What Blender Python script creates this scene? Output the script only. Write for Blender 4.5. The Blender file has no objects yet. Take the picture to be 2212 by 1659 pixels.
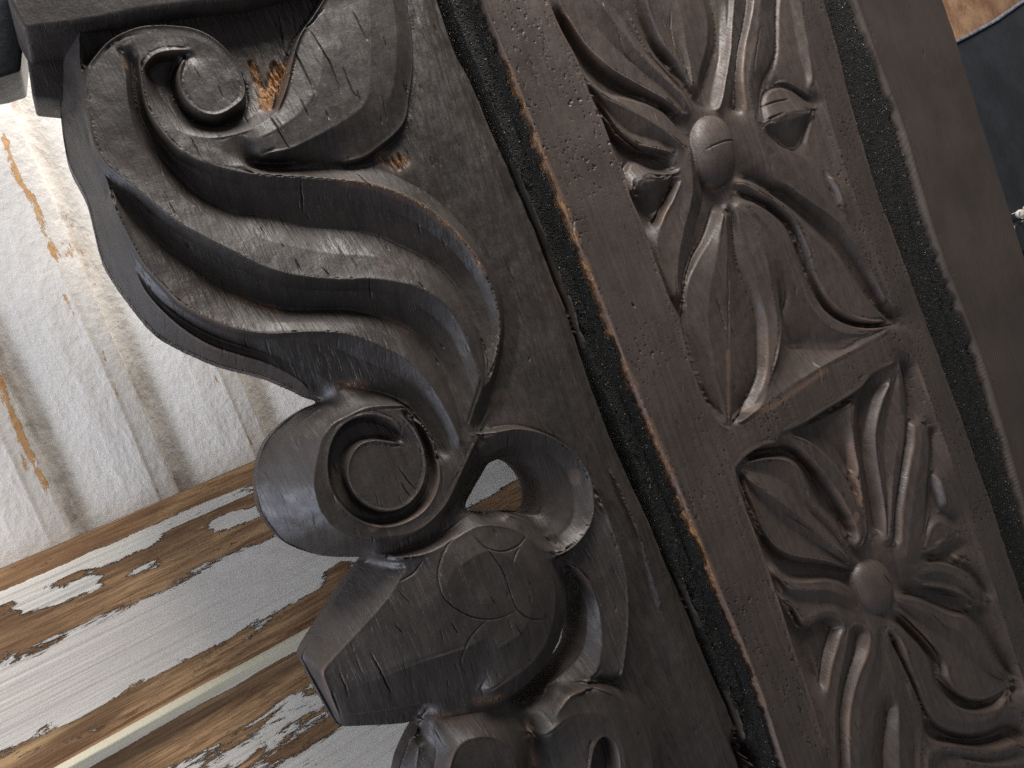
import bpy, math
import numpy as np
from mathutils import Matrix, Vector

# ------------------------------------------------------------------ camera
W, H, F = 2212.0, 1659.0, 1597.0                 # photo measured at 2212 x 1659
def nrm(v): v = np.array(v, float); return v / np.linalg.norm(v)
AX = nrm((2702, -1216, 1597))                    # world X seen from the lens (x right, y down, z ahead)
DN = np.array((6689, 16980, 1597.)); DN = nrm(DN - AX * DN.dot(AX))
DP = np.cross(AX, DN)
RW = np.array([AX, DP, -DN])                     # lens vector -> world vector
fwd = RW @ np.array((0, 0, 1.)); right = RW @ np.array((1., 0, 0)); up = RW @ np.array((0, -1., 0))
CAM = np.array((0, 0, 1.2)) - 0.30 * fwd

sc = bpy.context.scene
cd = bpy.data.cameras.new('camera'); cam = bpy.data.objects.new('camera', cd)
sc.collection.objects.link(cam); sc.camera = cam
cam.matrix_world = Matrix(((right[0], up[0], -fwd[0], CAM[0]), (right[1], up[1], -fwd[1], CAM[1]),
                           (right[2], up[2], -fwd[2], CAM[2]), (0, 0, 0, 1)))
cd.sensor_width = 36; cd.lens = 36 * F / W; cd.clip_start = 0.01; cd.clip_end = 50
cd.dof.use_dof = True; cd.dof.focus_distance = 0.34; cd.dof.aperture_fstop = 60

# ------------------------------------------------------------------ light
world = bpy.data.worlds.new('World'); sc.world = world; world.use_nodes = True
bg = world.node_tree.nodes['Background']; bg.inputs[0].default_value = (0.95, 0.96, 1.0, 1); bg.inputs[1].default_value = 0.20
def area(name, loc, aim, sx, sy, power, col):
    l = bpy.data.lights.new(name, 'AREA'); l.shape = 'RECTANGLE'; l.size = sx; l.size_y = sy
    l.energy = power; l.color = col
    o = bpy.data.objects.new(name, l); sc.collection.objects.link(o); o.location = loc
    d = Vector(aim) - Vector(loc); o.rotation_euler = d.to_track_quat('-Z', 'Y').to_euler()
    return o
area('window_light', (-1.9, -0.45, 1.75), (0.0, 0.05, 1.2), 1.2, 1.3, 10.0, (0.96, 0.98, 1.0))
area('ceiling_light', (0.12, -0.23, 1.86), (0.08, 0.0, 1.2), 0.36, 0.26, 10.5, (1.0, 0.95, 0.90))
area('low_left_fill', (-1.3, -0.08, 1.00), (0.0, 0.06, 1.12), 0.7, 0.6, 19.0, (0.75, 0.82, 1.0))  # added bluish fill lamp, brightens the left-facing facets and the sill
sc.view_settings.view_transform = 'Standard'; sc.view_settings.look = 'None'
sc.cycles.use_denoising = False
sc.view_settings.exposure = 0.0; sc.view_settings.gamma = 1.0

# ------------------------------------------------------------------ photo -> world helpers
def ray(x, y):
    x = np.asarray(x, float); y = np.asarray(y, float)
    v = np.stack([(x - W/2)/F, (y - H/2)/F, np.ones_like(x)], -1)
    return v @ RW.T
def world_at(x, y, h):                            # h = millimetres in front of the frame plane
    w = ray(x, y); s = (-np.asarray(h, float)/1000 - CAM[1]) / w[..., 1]
    return CAM + w * s[..., None]
def proj(P):
    v = (np.asarray(P) - CAM) @ RW
    return v[..., 0]/v[..., 2]*F + W/2, v[..., 1]/v[..., 2]*F + H/2
SH = 0.38
def flat(x, y, h):                                # parameter position on the plane h = 0 of a point seen at (x, y) with height h
    P = world_at(x, y, h); P = P.copy(); P[..., 1] = 0
    fx, fy = proj(P); return fx-SH*fy, fy            # columns of the grid run with the grain

# ------------------------------------------------------------------ node helpers
def new_mat(name):
    m = bpy.data.materials.new(name); m.use_nodes = True
    nt = m.node_tree; b = nt.nodes['Principled BSDF']
    return m, nt, b
class N:
    def __init__(s, nt): s.nt = nt
    def n(s, t, **kw):
        o = s.nt.nodes.new(t)
        for k, v in kw.items(): setattr(o, k, v)
        return o
    def put(s, sock, v):
        if hasattr(v, 'is_output') or hasattr(v, 'links'): s.nt.links.new(v, sock)
        else: sock.default_value = v
    def pos(s, sx=1, sy=1, sz=1):
        g = s.n('ShaderNodeNewGeometry'); m = s.n('ShaderNodeMapping')
        s.nt.links.new(g.outputs['Position'], m.inputs[0]); m.inputs['Scale'].default_value = (sx, sy, sz); return m.outputs[0]
    def noise(s, vec, scale, detail=4, rough=0.55, dist=0):
        o = s.n('ShaderNodeTexNoise'); s.put(o.inputs['Vector'], vec); o.inputs['Scale'].default_value = scale
        o.inputs['Detail'].default_value = detail; o.inputs['Roughness'].default_value = rough; o.inputs['Distortion'].default_value = dist
        return o.outputs['Fac']
    def voro(s, vec, scale, feature='F1'):
        o = s.n('ShaderNodeTexVoronoi', feature=feature); s.put(o.inputs['Vector'], vec); o.inputs['Scale'].default_value = scale
        return o.outputs['Distance']
    def math(s, op, a, b=0.0, c=None):
        o = s.n('ShaderNodeMath', operation=op); s.put(o.inputs[0], a); s.put(o.inputs[1], b)
        if c is not None: s.put(o.inputs[2], c)
        return o.outputs[0]
    def ramp(s, v, a, b, lo=0.0, hi=1.0):
        o = s.n('ShaderNodeMapRange'); o.interpolation_type = 'SMOOTHSTEP'; s.put(o.inputs[0], v)
        for k, x in zip((1, 2, 3, 4), (a, b, lo, hi)): o.inputs[k].default_value = x
        return o.outputs[0]
    def mix(s, f, a, b):
        o = s.n('ShaderNodeMix', data_type='RGBA'); s.put(o.inputs[0], f); s.put(o.inputs[6], a); s.put(o.inputs[7], b); return o.outputs[2]
    def attr(s, name):
        o = s.n('ShaderNodeAttribute', attribute_name=name); return o.outputs['Fac']
    def bump(s, h, dist, strength=1.0, normal=None):
        o = s.n('ShaderNodeBump'); s.put(o.inputs['Height'], h); o.inputs['Distance'].default_value = dist; o.inputs['Strength'].default_value = strength
        if normal is not None: s.put(o.inputs['Normal'], normal)
        return o.outputs[0]
def rgb(r, g, b): return (r, g, b, 1.0)

def dark_wood(name, c1, c2, grime=0.5):
    m, nt, b = new_mat(name); n = N(nt)
    g = n.noise(n.pos(420, 60, 26), 1.0, 5, 0.62, 0.4)            # grain running up the board
    f = n.noise(n.pos(1500, 300, 110), 1.0, 3, 0.6)
    p = n.noise(n.pos(), 22, 4, 0.6)
    fine = n.noise(n.pos(), 1300, 3, 0.6)
    col = n.mix(n.ramp(n.math('ADD', n.math('MULTIPLY', g, 0.5), n.math('MULTIPLY', p, 0.5)), 0.36, 0.64), rgb(*c1), rgb(*c2))
    # lost stain: bare wood showing at rubbed places
    wr = n.math('ADD', n.attr('wear'), n.math('MULTIPLY', n.math('SUBTRACT', n.noise(n.pos(1, 1, 0.4), 520, 8, 0.82, 0.5), 0.5), 3.4))
    wf = n.ramp(wr, 0.80, 1.0)
    tan = n.mix(n.noise(n.pos(900, 900, 200), 1.0, 3, 0.6), rgb(0.10, 0.045, 0.018), rgb(0.42, 0.215, 0.085))
    soft = n.ramp(n.math('ADD', n.attr('wear'), n.math('MULTIPLY', n.math('SUBTRACT', p, 0.5), 0.35)), 0.06, 0.45, 0.0, 0.6)
    col = n.mix(soft, col, rgb(c2[0]*2.3, c2[1]*1.85, c2[2]*1.55))
    col = n.mix(wf, col, tan)
    # dust specks
    dust = n.ramp(n.voro(n.pos(), 330), 0.02, 0.07, 0.35, 0.0)
    dsel = n.ramp(n.noise(n.pos(), 90, 2, 0.5), 0.56, 0.66)
    col = n.mix(n.math('MULTIPLY', dust, dsel), col, rgb(0.22, 0.20, 0.18))
    n.put(b.inputs['Base Color'], col)
    rg = n.ramp(n.noise(n.pos(), 60, 5, 0.65), 0.3, 0.7, 0.40, 0.64)
    n.put(b.inputs['Roughness'], n.math('ADD', rg, n.math('MULTIPLY', wf, 0.25)))
    b.inputs['Specular IOR Level'].default_value = 0.42
    pores = n.ramp(n.noise(n.pos(1900, 300, 95), 1.0, 2, 0.5), 0.30, 0.40, 0.0, 1.0)
    hh = n.math('ADD', n.math('MULTIPLY', f, 0.35), n.math('MULTIPLY', fine, 0.22))
    hh = n.math('ADD', hh, n.math('MULTIPLY', pores, 0.25))
    hh = n.math('SUBTRACT', hh, n.math('MULTIPLY', wf, 0.5))
    nb = n.bump(hh, 0.00034, 1.0)
    nb = n.bump(n.noise(n.pos(), 170, 4, 0.6), 0.0011, 0.28, nb)
    n.put(b.inputs['Normal'], nb)
    return m
M_fret = dark_wood('dark_stained_wood', (0.0180, 0.0145, 0.0125), (0.0335, 0.0265, 0.0230))
M_panel = dark_wood('brown_stained_wood', (0.0350, 0.0262, 0.0220), (0.0590, 0.0440, 0.0365))

def sawn_wood():
    m, nt, b = new_mat('sawn_brown_wood'); n = N(nt)
    # arcs left by a circular saw
    g = n.n('ShaderNodeNewGeometry'); mp = n.n('ShaderNodeMapping'); nt.links.new(g.outputs['Position'], mp.inputs[0])
    mp.inputs['Location'].default_value = (0.02, 0, -1.47); mp.inputs['Scale'].default_value = (1, 0, 1)
    ln = n.n('ShaderNodeVectorMath', operation='LENGTH'); nt.links.new(mp.outputs[0], ln.inputs[0])
    wob = n.noise(n.pos(), 14, 3, 0.5)
    ph = n.math('ADD', n.math('MULTIPLY', ln.outputs['Value'], 3100.0), n.math('MULTIPLY', wob, 9.0))
    arcs = n.math('MULTIPLY', n.math('SINE', ph), n.ramp(n.noise(n.pos(), 18, 3, 0.6), 0.42, 0.7))
    p = n.noise(n.pos(), 16, 5, 0.6)
    col = n.mix(n.ramp(p, 0.35, 0.65), rgb(0.036, 0.027, 0.022), rgb(0.055, 0.041, 0.033))
    col = n.mix(n.math('MULTIPLY', n.math('MAXIMUM', arcs, 0.0), 0.2), col, rgb(0.085, 0.055, 0.040)); col = n.mix(n.ramp(n.noise(n.pos(500, 60, 20), 1, 4, 0.6), 0.5, 0.75, 0, 0.5), col, rgb(0.026, 0.019, 0.016))
    wr = n.math('ADD', n.attr('wear'), n.math('MULTIPLY', n.math('SUBTRACT', n.noise(n.pos(1, 1, 0.6), 520, 6, 0.72), 0.5), 1.5))
    col = n.mix(n.ramp(wr, 0.66, 0.9), col, rgb(0.22, 0.12, 0.055))
    n.put(b.inputs['Base Color'], col)
    b.inputs['Roughness'].default_value = 0.55; b.inputs['Specular IOR Level'].default_value = 0.35
    hh = n.math('ADD', n.math('MULTIPLY', arcs, 0.3), n.math('MULTIPLY', n.noise(n.pos(900, 300, 200), 1, 4, 0.6), 0.6))
    n.put(b.inputs['Normal'], n.bump(hh, 0.00022, 1.0))
    return m
M_board = sawn_wood()

def grit():
    m, nt, b = new_mat('black_gritty_coating'); n = N(nt)
    col = n.mix(n.ramp(n.noise(n.pos(), 420, 4, 0.7), 0.35, 0.7), rgb(0.003, 0.003, 0.0025), rgb(0.010, 0.010, 0.008))
    sp = n.ramp(n.voro(n.pos(), 620), 0.05, 0.20, 1.0, 0.0)
    sel = n.ramp(n.noise(n.pos(), 260, 2, 0.5), 0.50, 0.60)
    col = n.mix(n.math('MULTIPLY', sp, sel), col, rgb(0.55, 0.52, 0.38))  # pale olive flecks: glints of the grit painted into the colour
    n.put(b.inputs['Base Color'], col)
    n.put(b.inputs['Roughness'], n.ramp(n.noise(n.pos(), 900, 2, 0.5), 0.56, 0.64, 0.85, 0.25)); b.inputs['Specular IOR Level'].default_value = 0.35
    hh = n.math('ADD', n.noise(n.pos(1, 1, 0.5), 900, 5, 0.75), n.math('MULTIPLY', n.voro(n.pos(), 1300), 0.6))
    n.put(b.inputs['Normal'], n.bump(hh, 0.0026, 1.0))
    return m
M_grit = grit()

def wall_paint():
    m, nt, b = new_mat('old_white_paint'); n = N(nt)
    lump = n.math('POWER', n.noise(n.pos(1, 1, 0.75), 420, 4, 0.55), 2.0)
    brush = n.noise(n.pos(330, 200, 70), 1, 4, 0.6, 0.3)
    col = n.mix(n.ramp(n.noise(n.pos(), 11, 5, 0.6), 0.3, 0.7), rgb(0.71, 0.66, 0.60), rgb(0.80, 0.77, 0.72))
    dn = n.math('ADD', n.attr('dirt'), n.math('MULTIPLY', n.math('SUBTRACT', n.noise(n.pos(1, 1, 0.45), 190, 6, 0.7), 0.5), 1.3))
    col = n.mix(n.ramp(dn, 0.25, 1.05, 0, 0.9), col, rgb(0.20, 0.145, 0.10))
    sp = n.math('MULTIPLY', n.ramp(n.voro(n.pos(), 260), 0.03, 0.10, 1.0, 0.0), n.ramp(n.math('ADD', n.attr('dirt'), n.noise(n.pos(), 50, 3, 0.5)), 0.62, 0.85))
    col = n.mix(sp, col, rgb(0.12, 0.075, 0.05))
    bn = n.math('ADD', n.attr('wear'), n.math('MULTIPLY', n.math('SUBTRACT', n.noise(n.pos(1, 1, 0.28), 420, 8, 0.78), 0.5), 2.5))
    bf = n.ramp(bn, 0.70, 0.76)
    col = n.mix(bf, col, n.mix(n.noise(n.pos(900, 900, 60), 1, 3), rgb(0.50, 0.26, 0.10), rgb(0.66, 0.40, 0.19)))
    n.put(b.inputs['Base Color'], col); b.inputs['Roughness'].default_value = 0.5
    hh = n.math('ADD', n.math('MULTIPLY', lump, 0.9), n.math('MULTIPLY', brush, 0.2))
    hh = n.math('SUBTRACT', hh, n.math('MULTIPLY', bf, 0.35))
    n.put(b.inputs['Normal'], n.bump(hh, 0.0011, 0.55))
    return m
M_wall = wall_paint()

def sill_paint():
    m, nt, b = new_mat('peeling_paint_over_wood'); n = N(nt)
    gr = n.noise(n.pos(34, 420, 560), 1, 7, 0.72, 0.8)
    ridg = n.noise(n.pos(5, 420, 620), 1, 4, 0.55, 0.25)
    pat = n.noise(n.pos(9, 30, 40), 1, 4, 0.6)
    wood = n.mix(n.ramp(gr, 0.33, 0.66), rgb(0.18, 0.098, 0.050), rgb(0.58, 0.36, 0.19))
    wood = n.mix(n.ramp(pat, 0.40, 0.60, 0.0, 0.8), wood, n.mix(gr, rgb(0.095, 0.050, 0.028), rgb(0.27, 0.150, 0.078)))
    yel = n.ramp(n.noise(n.pos(6, 60, 160), 1, 4, 0.6), 0.58, 0.72, 0, 0.35)
    wood = n.mix(yel, wood, rgb(0.62, 0.45, 0.22))
    wood = n.mix(n.ramp(n.attr('dirt'), 0.2, 1.0, 0, 0.8), wood, rgb(0.10, 0.065, 0.04))
    white = n.mix(n.ramp(n.noise(n.pos(5, 40, 60), 1, 4, 0.6), 0.35, 0.7), rgb(0.76, 0.70, 0.63), rgb(0.78, 0.745, 0.66))
    white = n.mix(n.ramp(ridg, 0.36, 0.46, 0.30, 0.0), white, rgb(0.42, 0.36, 0.30))
    white = n.mix(n.ramp(n.attr('paint'), 0.87, 0.94, 0.0, 0.8), white, rgb(0.74, 0.69, 0.50))
    pn = n.math('ADD', n.attr('paint'), n.math('MULTIPLY', n.math('SUBTRACT', n.noise(n.pos(42, 120, 150), 1, 9, 0.78, 0.9), 0.5), 1.25))
    pn = n.math('ADD', pn, n.math('MULTIPLY', n.math('SUBTRACT', n.noise(n.pos(13, 50, 62), 1, 5, 0.6, 0.8), 0.5), 0.85))
    pn = n.math('ADD', pn, n.math('MULTIPLY', n.math('SUBTRACT', gr, 0.5), 0.40))
    pf = n.ramp(pn, 0.485, 0.515)
    edge = n.math('MULTIPLY', n.ramp(pn, 0.44, 0.49), n.ramp(pn, 0.53, 0.50))
    col = n.mix(pf, wood, white)
    n.put(b.inputs['Base Color'], col); b.inputs['Roughness'].default_value = 0.8; b.inputs['Specular IOR Level'].default_value = 0.2
    hh = n.math('ADD', n.math('MULTIPLY', ridg, 0.8), n.math('MULTIPLY', gr, 0.45))
    nb = n.bump(hh, 0.0006, 0.8); nb = n.bump(n.noise(n.pos(1, 1, 1), 900, 4, 0.7), 0.0002, 0.5, nb); nb = n.bump(n.ramp(pn, 0.46, 0.54), 0.0016, 1.0, nb)
    n.put(b.inputs['Normal'], nb)
    return m
M_sill = sill_paint()

# ------------------------------------------------------------------ curve tools
def spline(p, step=1.0):
    p = np.asarray(p, float)
    if len(p) == 2:
        n = max(2, int(np.linalg.norm(p[1, :2]-p[0, :2])/step)); t = np.linspace(0, 1, n)[:, None]; return p[0]*(1-t)+p[1]*t
    q = np.vstack([2*p[0]-p[1], p, 2*p[-1]-p[-2]]); out = []
    for i in range(1, len(q)-2):
        n = max(2, int(np.linalg.norm(q[i+1, :2]-q[i, :2])/step)); t = np.linspace(0, 1, n, endpoint=False)[:, None]
        a, b, c, d = q[i-1], q[i], q[i+1], q[i+2]
        out.append(0.5*((2*b)+(c-a)*t+(2*a-5*b+4*c-d)*t**2+(3*b-a-3*c+d)*t**3))
    out.append(q[-2][None]); return np.vstack(out)
HS = 1.0
def pts(h, *xy):
    a = np.array(xy, float).reshape(-1, 2)
    hs = np.interp(np.linspace(0, 1, len(a)), np.linspace(0, 1, len(h)), h) if isinstance(h, (tuple, list)) else np.full(len(a), float(h))
    return np.column_stack([a, hs*HS])

def vnoise(u, v, seed=0):
    r = np.random.default_rng(seed); T = r.random((256, 256))
    iu, iv = np.floor(u).astype(int), np.floor(v).astype(int); fu, fv = u-iu, v-iv
    fu = fu*fu*(3-2*fu); fv = fv*fv*(3-2*fv)
    g = lambda a, b: T[a & 255, b & 255]
    return (g(iu, iv)*(1-fu)*(1-fv)+g(iu+1, iv)*fu*(1-fv)+g(iu, iv+1)*(1-fu)*fv+g(iu+1, iv+1)*fu*fv)-0.5
CELL = 1.5
X0, X1, Y0, Y1 = -700.0, 2480.0, -190.0, 1840.0
NX, NY = int((X1-X0)/CELL)+1, int((Y1-Y0)/CELL)+1
val = np.zeros((NY, NX)); cnt = np.zeros((NY, NX))
def stamp(P):                                      # P: n x 3 photo positions with height
    fx, fy = flat(P[:, 0], P[:, 1], P[:, 2])
    i = np.rint((fx-X0)/CELL).astype(int); j = np.rint((fy-Y0)/CELL).astype(int)
    k = (i >= 0) & (i < NX) & (j >= 0) & (j < NY); i, j, h = i[k], j[k], P[k, 2]
    # a later curve wins where two meet
    val[j, i] = h; cnt[j, i] = 1
def C(h, *xy):
    stamp(spline(pts(h, *xy), 0.8))
def offset(S, d):
    t = np.gradient(S[:, :2], axis=0); t /= np.maximum(np.linalg.norm(t, axis=1), 1e-6)[:, None]
    w = 9; k = np.ones(w)/w
    for c in (0, 1):
        t[:, c] = np.convolve(np.pad(t[:, c], w//2, 'edge'), k, 'valid')
    return np.column_stack([S[:, 0]-t[:, 1]*d, S[:, 1]+t[:, 0]*d])
def K(hi, lo, d, *xy):                             # an edge at hi with a drop to lo on its right-hand side (d > 0)
    S = spline(pts(hi, *xy), 0.8); wq = np.arange(len(S)); S[:, 0] += 2.2*vnoise(wq/110.0, wq*0+0.5, int(abs(xy[0])) % 97)
    fx, fy = flat(S[:, 0], S[:, 1], S[:, 2])
    O = offset(np.column_stack([fx, fy]), d)
    n = len(O); lo = tuple(v*HS for v in lo) if isinstance(lo, (tuple, list)) else lo*HS; lo_h = np.interp(np.linspace(0, 1, n), np.linspace(0, 1, len(lo)), lo) if isinstance(lo, (tuple, list)) else np.full(n, float(lo))
    i = np.rint((O[:, 0]-X0)/CELL).astype(int); j = np.rint((O[:, 1]-Y0)/CELL).astype(int)
    k = (i >= 0) & (i < NX) & (j >= 0) & (j < NY)
    val[j[k], i[k]] = lo_h[k]; cnt[j[k], i[k]] = 1
    stamp(S)
def resample(S, n):
    d = np.r_[0, np.cumsum(np.linalg.norm(np.diff(S[:, :2], axis=0), axis=1))]; t = np.linspace(0, d[-1], n)
    return np.column_stack([np.interp(t, d, S[:, c]) for c in range(S.shape[1])])
def between(A, B, t, depth):                       # a curve part way between two, at 'depth' share of the drop
    a, b = resample(spline(A), 900), resample(spline(B), 900)
    P = a*(1-t)+b*t; P[:, 2] = a[:, 2]*(1-depth)+b[:, 2]*depth; stamp(P)
def poly_mask(P, spl=True):                        # P n x 3 photo positions with heights -> boolean grid
    S = spline(np.vstack([P, P[:1]]), 2.0) if spl else np.vstack([P, P[:1]])
    fx, fy = flat(S[:, 0], S[:, 1], S[:, 2]); gx = (fx-X0)/CELL; gy = (fy-Y0)/CELL
    tog = np.zeros((NY, NX+1), np.int32)
    for a in range(len(gx)-1):
        x0, y0, x1, y1 = gx[a], gy[a], gx[a+1], gy[a+1]
        if y0 == y1: continue
        if y0 > y1: x0, y0, x1, y1 = x1, y1, x0, y0
        j0, j1 = max(0, math.ceil(y0)), min(NY-1, math.ceil(y1)-1)
        if j1 < j0: continue
        jj = np.arange(j0, j1+1); xx = x0+(jj-y0)*(x1-x0)/(y1-y0)
        np.add.at(tog, (jj, np.clip(np.ceil(xx), 0, NX).astype(int)), 1)
    return (np.cumsum(tog, 1)[:, :NX] % 2).astype(bool)

def loft(*lines, curve=0.0, flatcut=False):                       # a carved strip through several lines (height, photo points), base to tip
    Ls = [resample(spline(pts(h, *p)), 700) for h, p in lines] if not flatcut else [np.column_stack([np.interp(np.linspace(0, len(q)-1, 700), np.arange(len(q)), q[:, c]) for c in range(3)]) for q in [pts(h, *p) for h, p in lines]]
    for A, B in zip(Ls[:-1], Ls[1:]):
        wmax = np.linalg.norm(A[:, :2]-B[:, :2], axis=1).max(); n = max(3, int(wmax/0.6)); t = np.linspace(0, 1, n)[:, None, None]
        Q = A[None]*(1-t)+B[None]*t; Q[..., 2] += curve*4*(t*(1-t))[..., 0]; Q = Q.reshape(-1, 3)
        fx, fy = flat(Q[:, 0], Q[:, 1], Q[:, 2]); i = np.rint((fx-X0)/CELL).astype(int); j = np.rint((fy-Y0)/CELL).astype(int)
        k = (i >= 0) & (i < NX) & (j >= 0) & (j < NY); code = j[k]*NX+i[k]; u, inv = np.unique(code, return_inverse=True)
        av = np.bincount(inv, weights=Q[k, 2])/np.bincount(inv); val.reshape(-1)[u] = av; cnt.reshape(-1)[u] = 1
# ------------------------------------------------------------------ the carving, curve by curve (photo x, y; heights in mm)
# --- fretwork bracket: ground and outer borders
SIL = pts(-20, 150,-330, 138,-60, 133,60, 131,150, 130,221, 132,268, 147,348, 187,432, 218,554, 258,622, 321,703, 368,739, 469,786, 569,813, 625,836, 672,858, 692,866,
          655,882, 610,913, 575,952, 557,1000, 553,1050, 562,1100, 590,1145, 630,1180, 690,1200, 745,1204, 788,1203,
          776,1222, 740,1268, 697,1335, 652,1410, 655,1432, 690,1500, 722,1556, 738,1569, 800,1567, 860,1564, 903,1558, 888,1590, 872,1625, 860,1665, 850,1760, 845,1990)
FRONT = pts((-3,-3,-4,-5,-6,-7,-9,-14), 190,-200, 178,-20, 172,60, 174,140, 184,214, 190,268, 198,318, 212,368, 234,415, 262,490, 288,556, 294,590, 310,625, 335,656, 362,683, 402,716, 459,749, 520,768, 569,783, 636,816, 690,862)
def lip(P, d):
    S = spline(P, .8); fx, fy = flat(S[:, 0], S[:, 1], S[:, 2])
    for q in (d, d*0.5, 0, -d):
        O = offset(np.column_stack([fx, fy]), q)
        i = np.rint((O[:, 0]-X0)/CELL).astype(int); j = np.rint((O[:, 1]-Y0)/CELL).astype(int)
        k = (i >= 0) & (i < NX) & (j >= 0) & (j < NY); val[j[k], i[k]] = S[k, 2]; cnt[j[k], i[k]] = 1
stamp(spline(FRONT, .8)); lip(SIL, 3.0)
# volute at the upper left
K(0, -6, 5, 300,300, 262,240, 240,190, 236,140, 250,105)      # inner side of the outer band (flute starts)
VOL = (190,140, 234,90, 291,62, 351,55, 418,62, 469,90, 509,132, 530,187, 527,214, 500,236, 475,249, 440,246, 418,234, 398,212, 388,190, 385,155, 402,119)
K(0, -7, -8, *VOL)
C(-5, 330,160, 345,205, 378,242, 430,268, 478,275, 530,260, 562,232, 575,205)
K(0, -4.5, -6, 408,109, 370,111, 335,120, 311,144)
C(-1, 311,150, 321,205, 345,247, 385,283, 445,297, 500,292, 560,270, 600,240, 624,190, 640,120, 655,70, 690,20, 720,-40)
C(0, 322,234, 352,285, 402,330, 485,357, 536,358)
# ground above the volute
C(-7, 250,62, 330,38, 420,40, 490,70, 540,120, 556,170, 575,180, 610,140, 622,95)
C(-7, 420,25, 520,10, 640,0, 700,-60)
K(-0.5, -7, -6, 600,236, 617,190, 633,120, 650,72, 684,25, 720,-40, 780,-150)
# bulb
C(0.6, 700,100, 690,180, 640,250, 560,300)
C(0.3, 790,-60, 800,60, 800,150, 790,220, 740,262, 690,290, 626,322, 560,335)
C(-1.0, 840,-60, 855,60, 855,140, 845,210)
K(-4, -7.5, -6, 878,-160, 879,0, 889,67, 892,141, 884,200, 876,258, 852,291, 815,320, 785,340, 740,350, 650,350, 590,350, 530,346)
# ground of the board to the right
C(-7, 905,-150, 915,20, 925,150, 915,260, 900,340)
C(-7.2, 960,200, 1020,380, 1080,520, 1130,660, 1160,800)
C(-8, 1095,560, 1115,650, 1120,740, 1100,830, 1075,890)
C(-7, 1150,900, 1230,940, 1290,1010, 1320,1090)
# leaf: ridges (E) and flutes (V)
E1 = pts(0, 308,167, 321,234, 352,285, 402,335, 485,365, 536,372, 650,380, 735,388, 785,394, 825,404, 875,423, 925,450, 975,492, 1012,532, 1043,578, 1066,627, 1079,680, 1081,722, 1071,775, 1059,822, 1043,872, 1026,938)
V1 = pts((-5,-8,-9,-9,-8,-7), 270,190, 285,260, 311,305, 335,340, 368,372, 418,428, 502,459, 569,465, 653,489, 740,495, 802,502, 869,532, 930,560, 972,605, 1003,659, 1026,705, 1043,750, 1052,800)
E2 = pts((-1,0,0,0,0,-1), 205,250, 216,300, 234,345, 288,395, 335,435, 385,475, 469,522, 522,549, 569,572, 636,592, 735,602, 802,600, 869,610, 906,619, 936,636, 969,659, 996,696, 1018,746, 1034,790, 1044,835)
V2 = pts((-4,-8,-9,-9,-8,-6), 239,417, 290,462, 350,520, 429,580, 479,616, 552,650, 619,672, 735,664, 785,673, 835,689, 886,713, 922,746, 953,790, 976,835, 990,880, 1002,925)
E3 = pts((-2,-1,-1,-1,-1,-2), 246,440, 288,540, 320,590, 368,632, 402,666, 469,699, 536,719, 596,723, 670,717, 735,719, 769,726, 819,746, 869,770, 902,800, 933,837, 953,870, 976,910, 996,958)
V3 = pts((-5,-6,-9,-12,-11,-8,-6), 262,480, 300,585, 350,648, 410,695, 480,732, 570,760, 660,800, 740,838, 800,846, 850,862, 890,895, 922,935, 940,985)
E0 = pts(-7, 536,352, 650,356, 740,358, 805,362, 869,388, 935,425, 995,482, 1040,540, 1072,595, 1086,650, 1090,715, 1082,780, 1066,840, 1045,905, 1028,946)
stamp(spline(E0, .8))
E1P = (300,112, 305,167, 318,234, 350,285, 400,335, 485,365, 536,374, 650,381, 735,388, 785,394, 825,404, 875,423, 925,450, 975,492, 1012,532, 1043,578, 1066,627, 1079,680, 1081,722, 1071,775, 1059,822)
V1P = (286,128, 289,200, 303,255, 330,307, 352,340, 385,378, 432,424, 502,459, 569,467, 653,489, 740,497, 802,506, 869,535, 930,566, 972,605, 1003,655, 1030,705, 1046,750, 1053,810)
E2P = (190,140, 184,214, 192,268, 205,318, 234,352, 288,397, 335,437, 385,477, 469,523, 522,550, 569,573, 636,592, 735,602, 802,600, 869,610, 906,619, 936,636, 969,659, 996,696, 1018,746, 1034,790, 1044,832)
B1P = (252,110, 270,150, 274,190, 282,245, 298,298, 324,346, 360,392, 408,436, 480,484, 540,508, 600,524, 660,538, 735,548, 802,553, 869,572, 915,590, 952,614, 985,650, 1012,692, 1032,738, 1044,782, 1050,822)
E2Q = (225,352, 250,372, 288,400, 335,440, 385,480, 469,526, 522,553, 569,576, 636,595, 735,605, 802,603, 869,613, 904,622, 933,639, 966,662, 993,699, 1014,749, 1030,793, 1040,835)
V2P = (232,385, 262,440, 305,488, 352,530, 429,583, 479,618, 552,650, 619,668, 735,668, 785,675, 835,690, 886,714, 922,748, 953,792, 976,838, 992,885, 1006,930)
E3P = (240,425, 264,488, 290,540, 322,592, 368,634, 402,667, 469,699, 536,719, 596,723, 670,717, 735,719, 769,726, 819,746, 869,770, 902,800, 933,837, 953,870, 976,910, 998,962)
B2P = (238,400, 268,462, 300,512, 345,562, 400,610, 450,650, 520,685, 590,697, 670,696, 735,697, 785,704, 832,722, 880,746, 915,780, 945,818, 966,858, 986,900, 1003,948)
def flute(ridge, valley, hr, hv):
    a, b = resample(spline(pts(hr, *ridge)), 60), resample(spline(pts(hv, *valley)), 60); m = a*0.62+b*0.38; m[:, 2] = a[:, 2]*0.42+b[:, 2]*0.58
    return (tuple(a[:, 2]), tuple(a[:, :2].ravel())), (tuple(m[:, 2]), tuple(m[:, :2].ravel())), (tuple(b[:, 2]), tuple(b[:, :2].ravel()))
HV1 = (-3,-6,-8,-9,-9,-9,-9,-8,-7,-5,-3); HV2 = (-3,-7,-8,-9,-9,-9,-9,-8,-7,-5,-3)
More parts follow.
